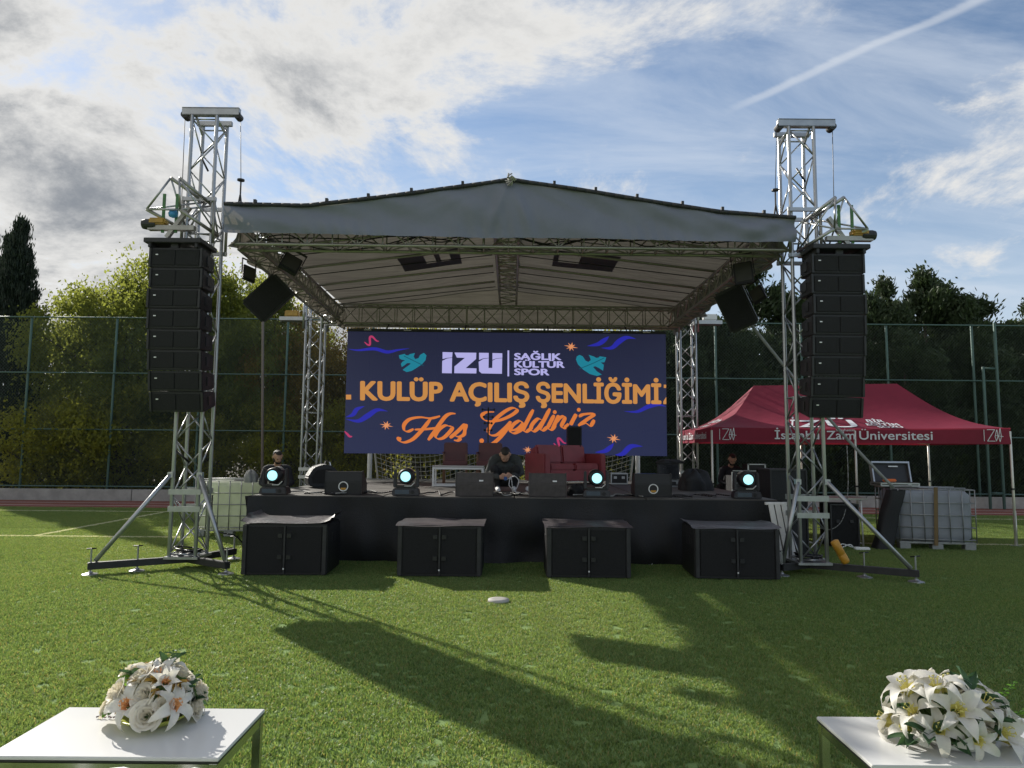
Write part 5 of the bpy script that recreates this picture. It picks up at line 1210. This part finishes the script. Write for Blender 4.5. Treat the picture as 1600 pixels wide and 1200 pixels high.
def dome(rg, nl, nr, ng_, nm_, nd_):
    kinds = ['l']*nl+['r']*nr; rg.shuffle(kinds); n = len(kinds); out = []
    for i, k in enumerate(kinds):
        f = (i+.5)/n; el = math.degrees(math.asin(min(1, .02+.98*f**.9))); out.append((k, i*137.5+rg.uniform(-14, 14), el+rg.uniform(-6, 6), rg.uniform(.78, 1.22)))
    for k, c in (('g', ng_), ('m', nm_), ('d', nd_)):
        for _ in range(c): out.append((k, rg.uniform(0, 360), rg.uniform(2, 75), rg.uniform(.8, 1.2)))
    return out
TBL = 'white coffee tables in the foreground'
coffee('coffee_table', -1.5, 2.935, 0, 'white topped chrome table at lower left under the orange centred lilies', .86, .49, .455, WHITELAM, CHROME, R(0), TBL)
coffee('coffee_table', 1.785, 2.915, 0, 'white topped chrome table at lower right under the all white lilies', .90, .47, .455, WHITELAM, CHROME, R(0), TBL)
sp1 = dome(random.Random(4), 11, 14, 12, 0, 10)+[('m', 170, 50, 1.1), ('m', 190, 8, .8), ('m', 165, 45, 1.0)]
b1 = bouquet('white roses and orange centred lilies in a lime bowl on the left table', (-1.475, 3.03, .455), 'o', .165, .15, .185, mat('lime_bowl', (.42, .46, .08), .35), 3, sp1)
sp2 = [(a, b, c, d*(1.22 if a == 'l' else 1.1)) for a, b, c, d in dome(random.Random(9), 17, 6, 18, 0, 0)]+[('l', 60, 62, 1.35), ('l', 150, 50, 1.3)]
b2_ = bouquet('white lilies with yellow centres in a white bowl on the right table', (1.76, 2.88, .455), 'y', .205, .14, .18, WHITE, 8, sp2)
def sprig(t, p0, p1, n, lm, s_):
    p0, p1 = Vector(p0), Vector(p1); MB().tube(spline([p0, p0.lerp(p1, .5)+Vector((.01, 0, .012)), p1], 5), .0022, 5).build('stem', STEM, t, True)
    for k in range(n):
        o = link('leaf', lm, t); d = Vector((math.cos(k*2.4), math.sin(k*2.4), .5)); o.matrix_local = Matrix.Translation(p0.lerp(p1, .45+.55*k/n)) @ d.to_track_quat('Y', 'Z').to_matrix().to_4x4() @ Matrix.Scale(s_, 4)
sprig(b1, (.02, .02, .18), (.05, .02, .285), 6, LF, .35); sprig(b2_, (.17, .02, .13), (.26, .0, .235), 9, LFL, .3); sprig(b2_, (.2, -.02, .1), (.30, -.03, .14), 9, LFL, .3)
for d in ((-.3, .1, .9), (.35, 0, .8)):
    o = link('leaf', LF, b2_); o.matrix_local = Matrix.Translation((-.02, .05, .19)) @ Vector(d).to_track_quat('Y', 'X').to_matrix().to_4x4() @ Matrix.Scale(.75, 4)
dp = MB()
for k in range(7): dp.bar((-.0+.012*k, .004*math.sin(k*2), .004), (.01+.012*k, .006*math.cos(k*3), .007), .004, .002, 5)
o = dp.build('dried_petals', mat('dark_dried_petal', (.05, .015, .02), .7), None, loc=(-1.735, 3.05, .4565)); tag(o, 'few dark dried petals on the left table beside the bowl', 'petals')
# white chairs whose tips reach into the bottom edge
def plastic_chair(X, Y, label):
    t = thing('plastic_chair', label, 'chair', (X, Y, 0), PI, 'white plastic chairs before the left table')
    MB().grid(lambda u, v: (-.24+.48*u, -.22+.44*v, .43-.03*math.sin(PI*u)*math.sin(PI*v)), 10, 10).build('seat', WHITE, t, True)
    bk = MB().grid(lambda u, v: ((-.23+.46*u)*(1-.10*v), .22+.10*v-.05*math.sin(PI*u), .43+(.335+.03*math.sin(2*PI*u)**2)*v), 14, 8).build('backrest', WHITE, t, True); k = bk.modifiers.new('thick', 'SOLIDIFY'); k.thickness = .02
    for x in (-.21, .21):
        for y in (-.19, .2): MB().bar((x, y, .43), (x*1.12, y*1.15, 0), .02, .015, 8).build('leg', WHITE, t, True)
    return t
plastic_chair(-1.56, 2.12, 'white plastic chair whose tip shows at the bottom left corner')
plastic_chair(-.88, 2.12, 'white plastic chair whose tip shows below the left table')
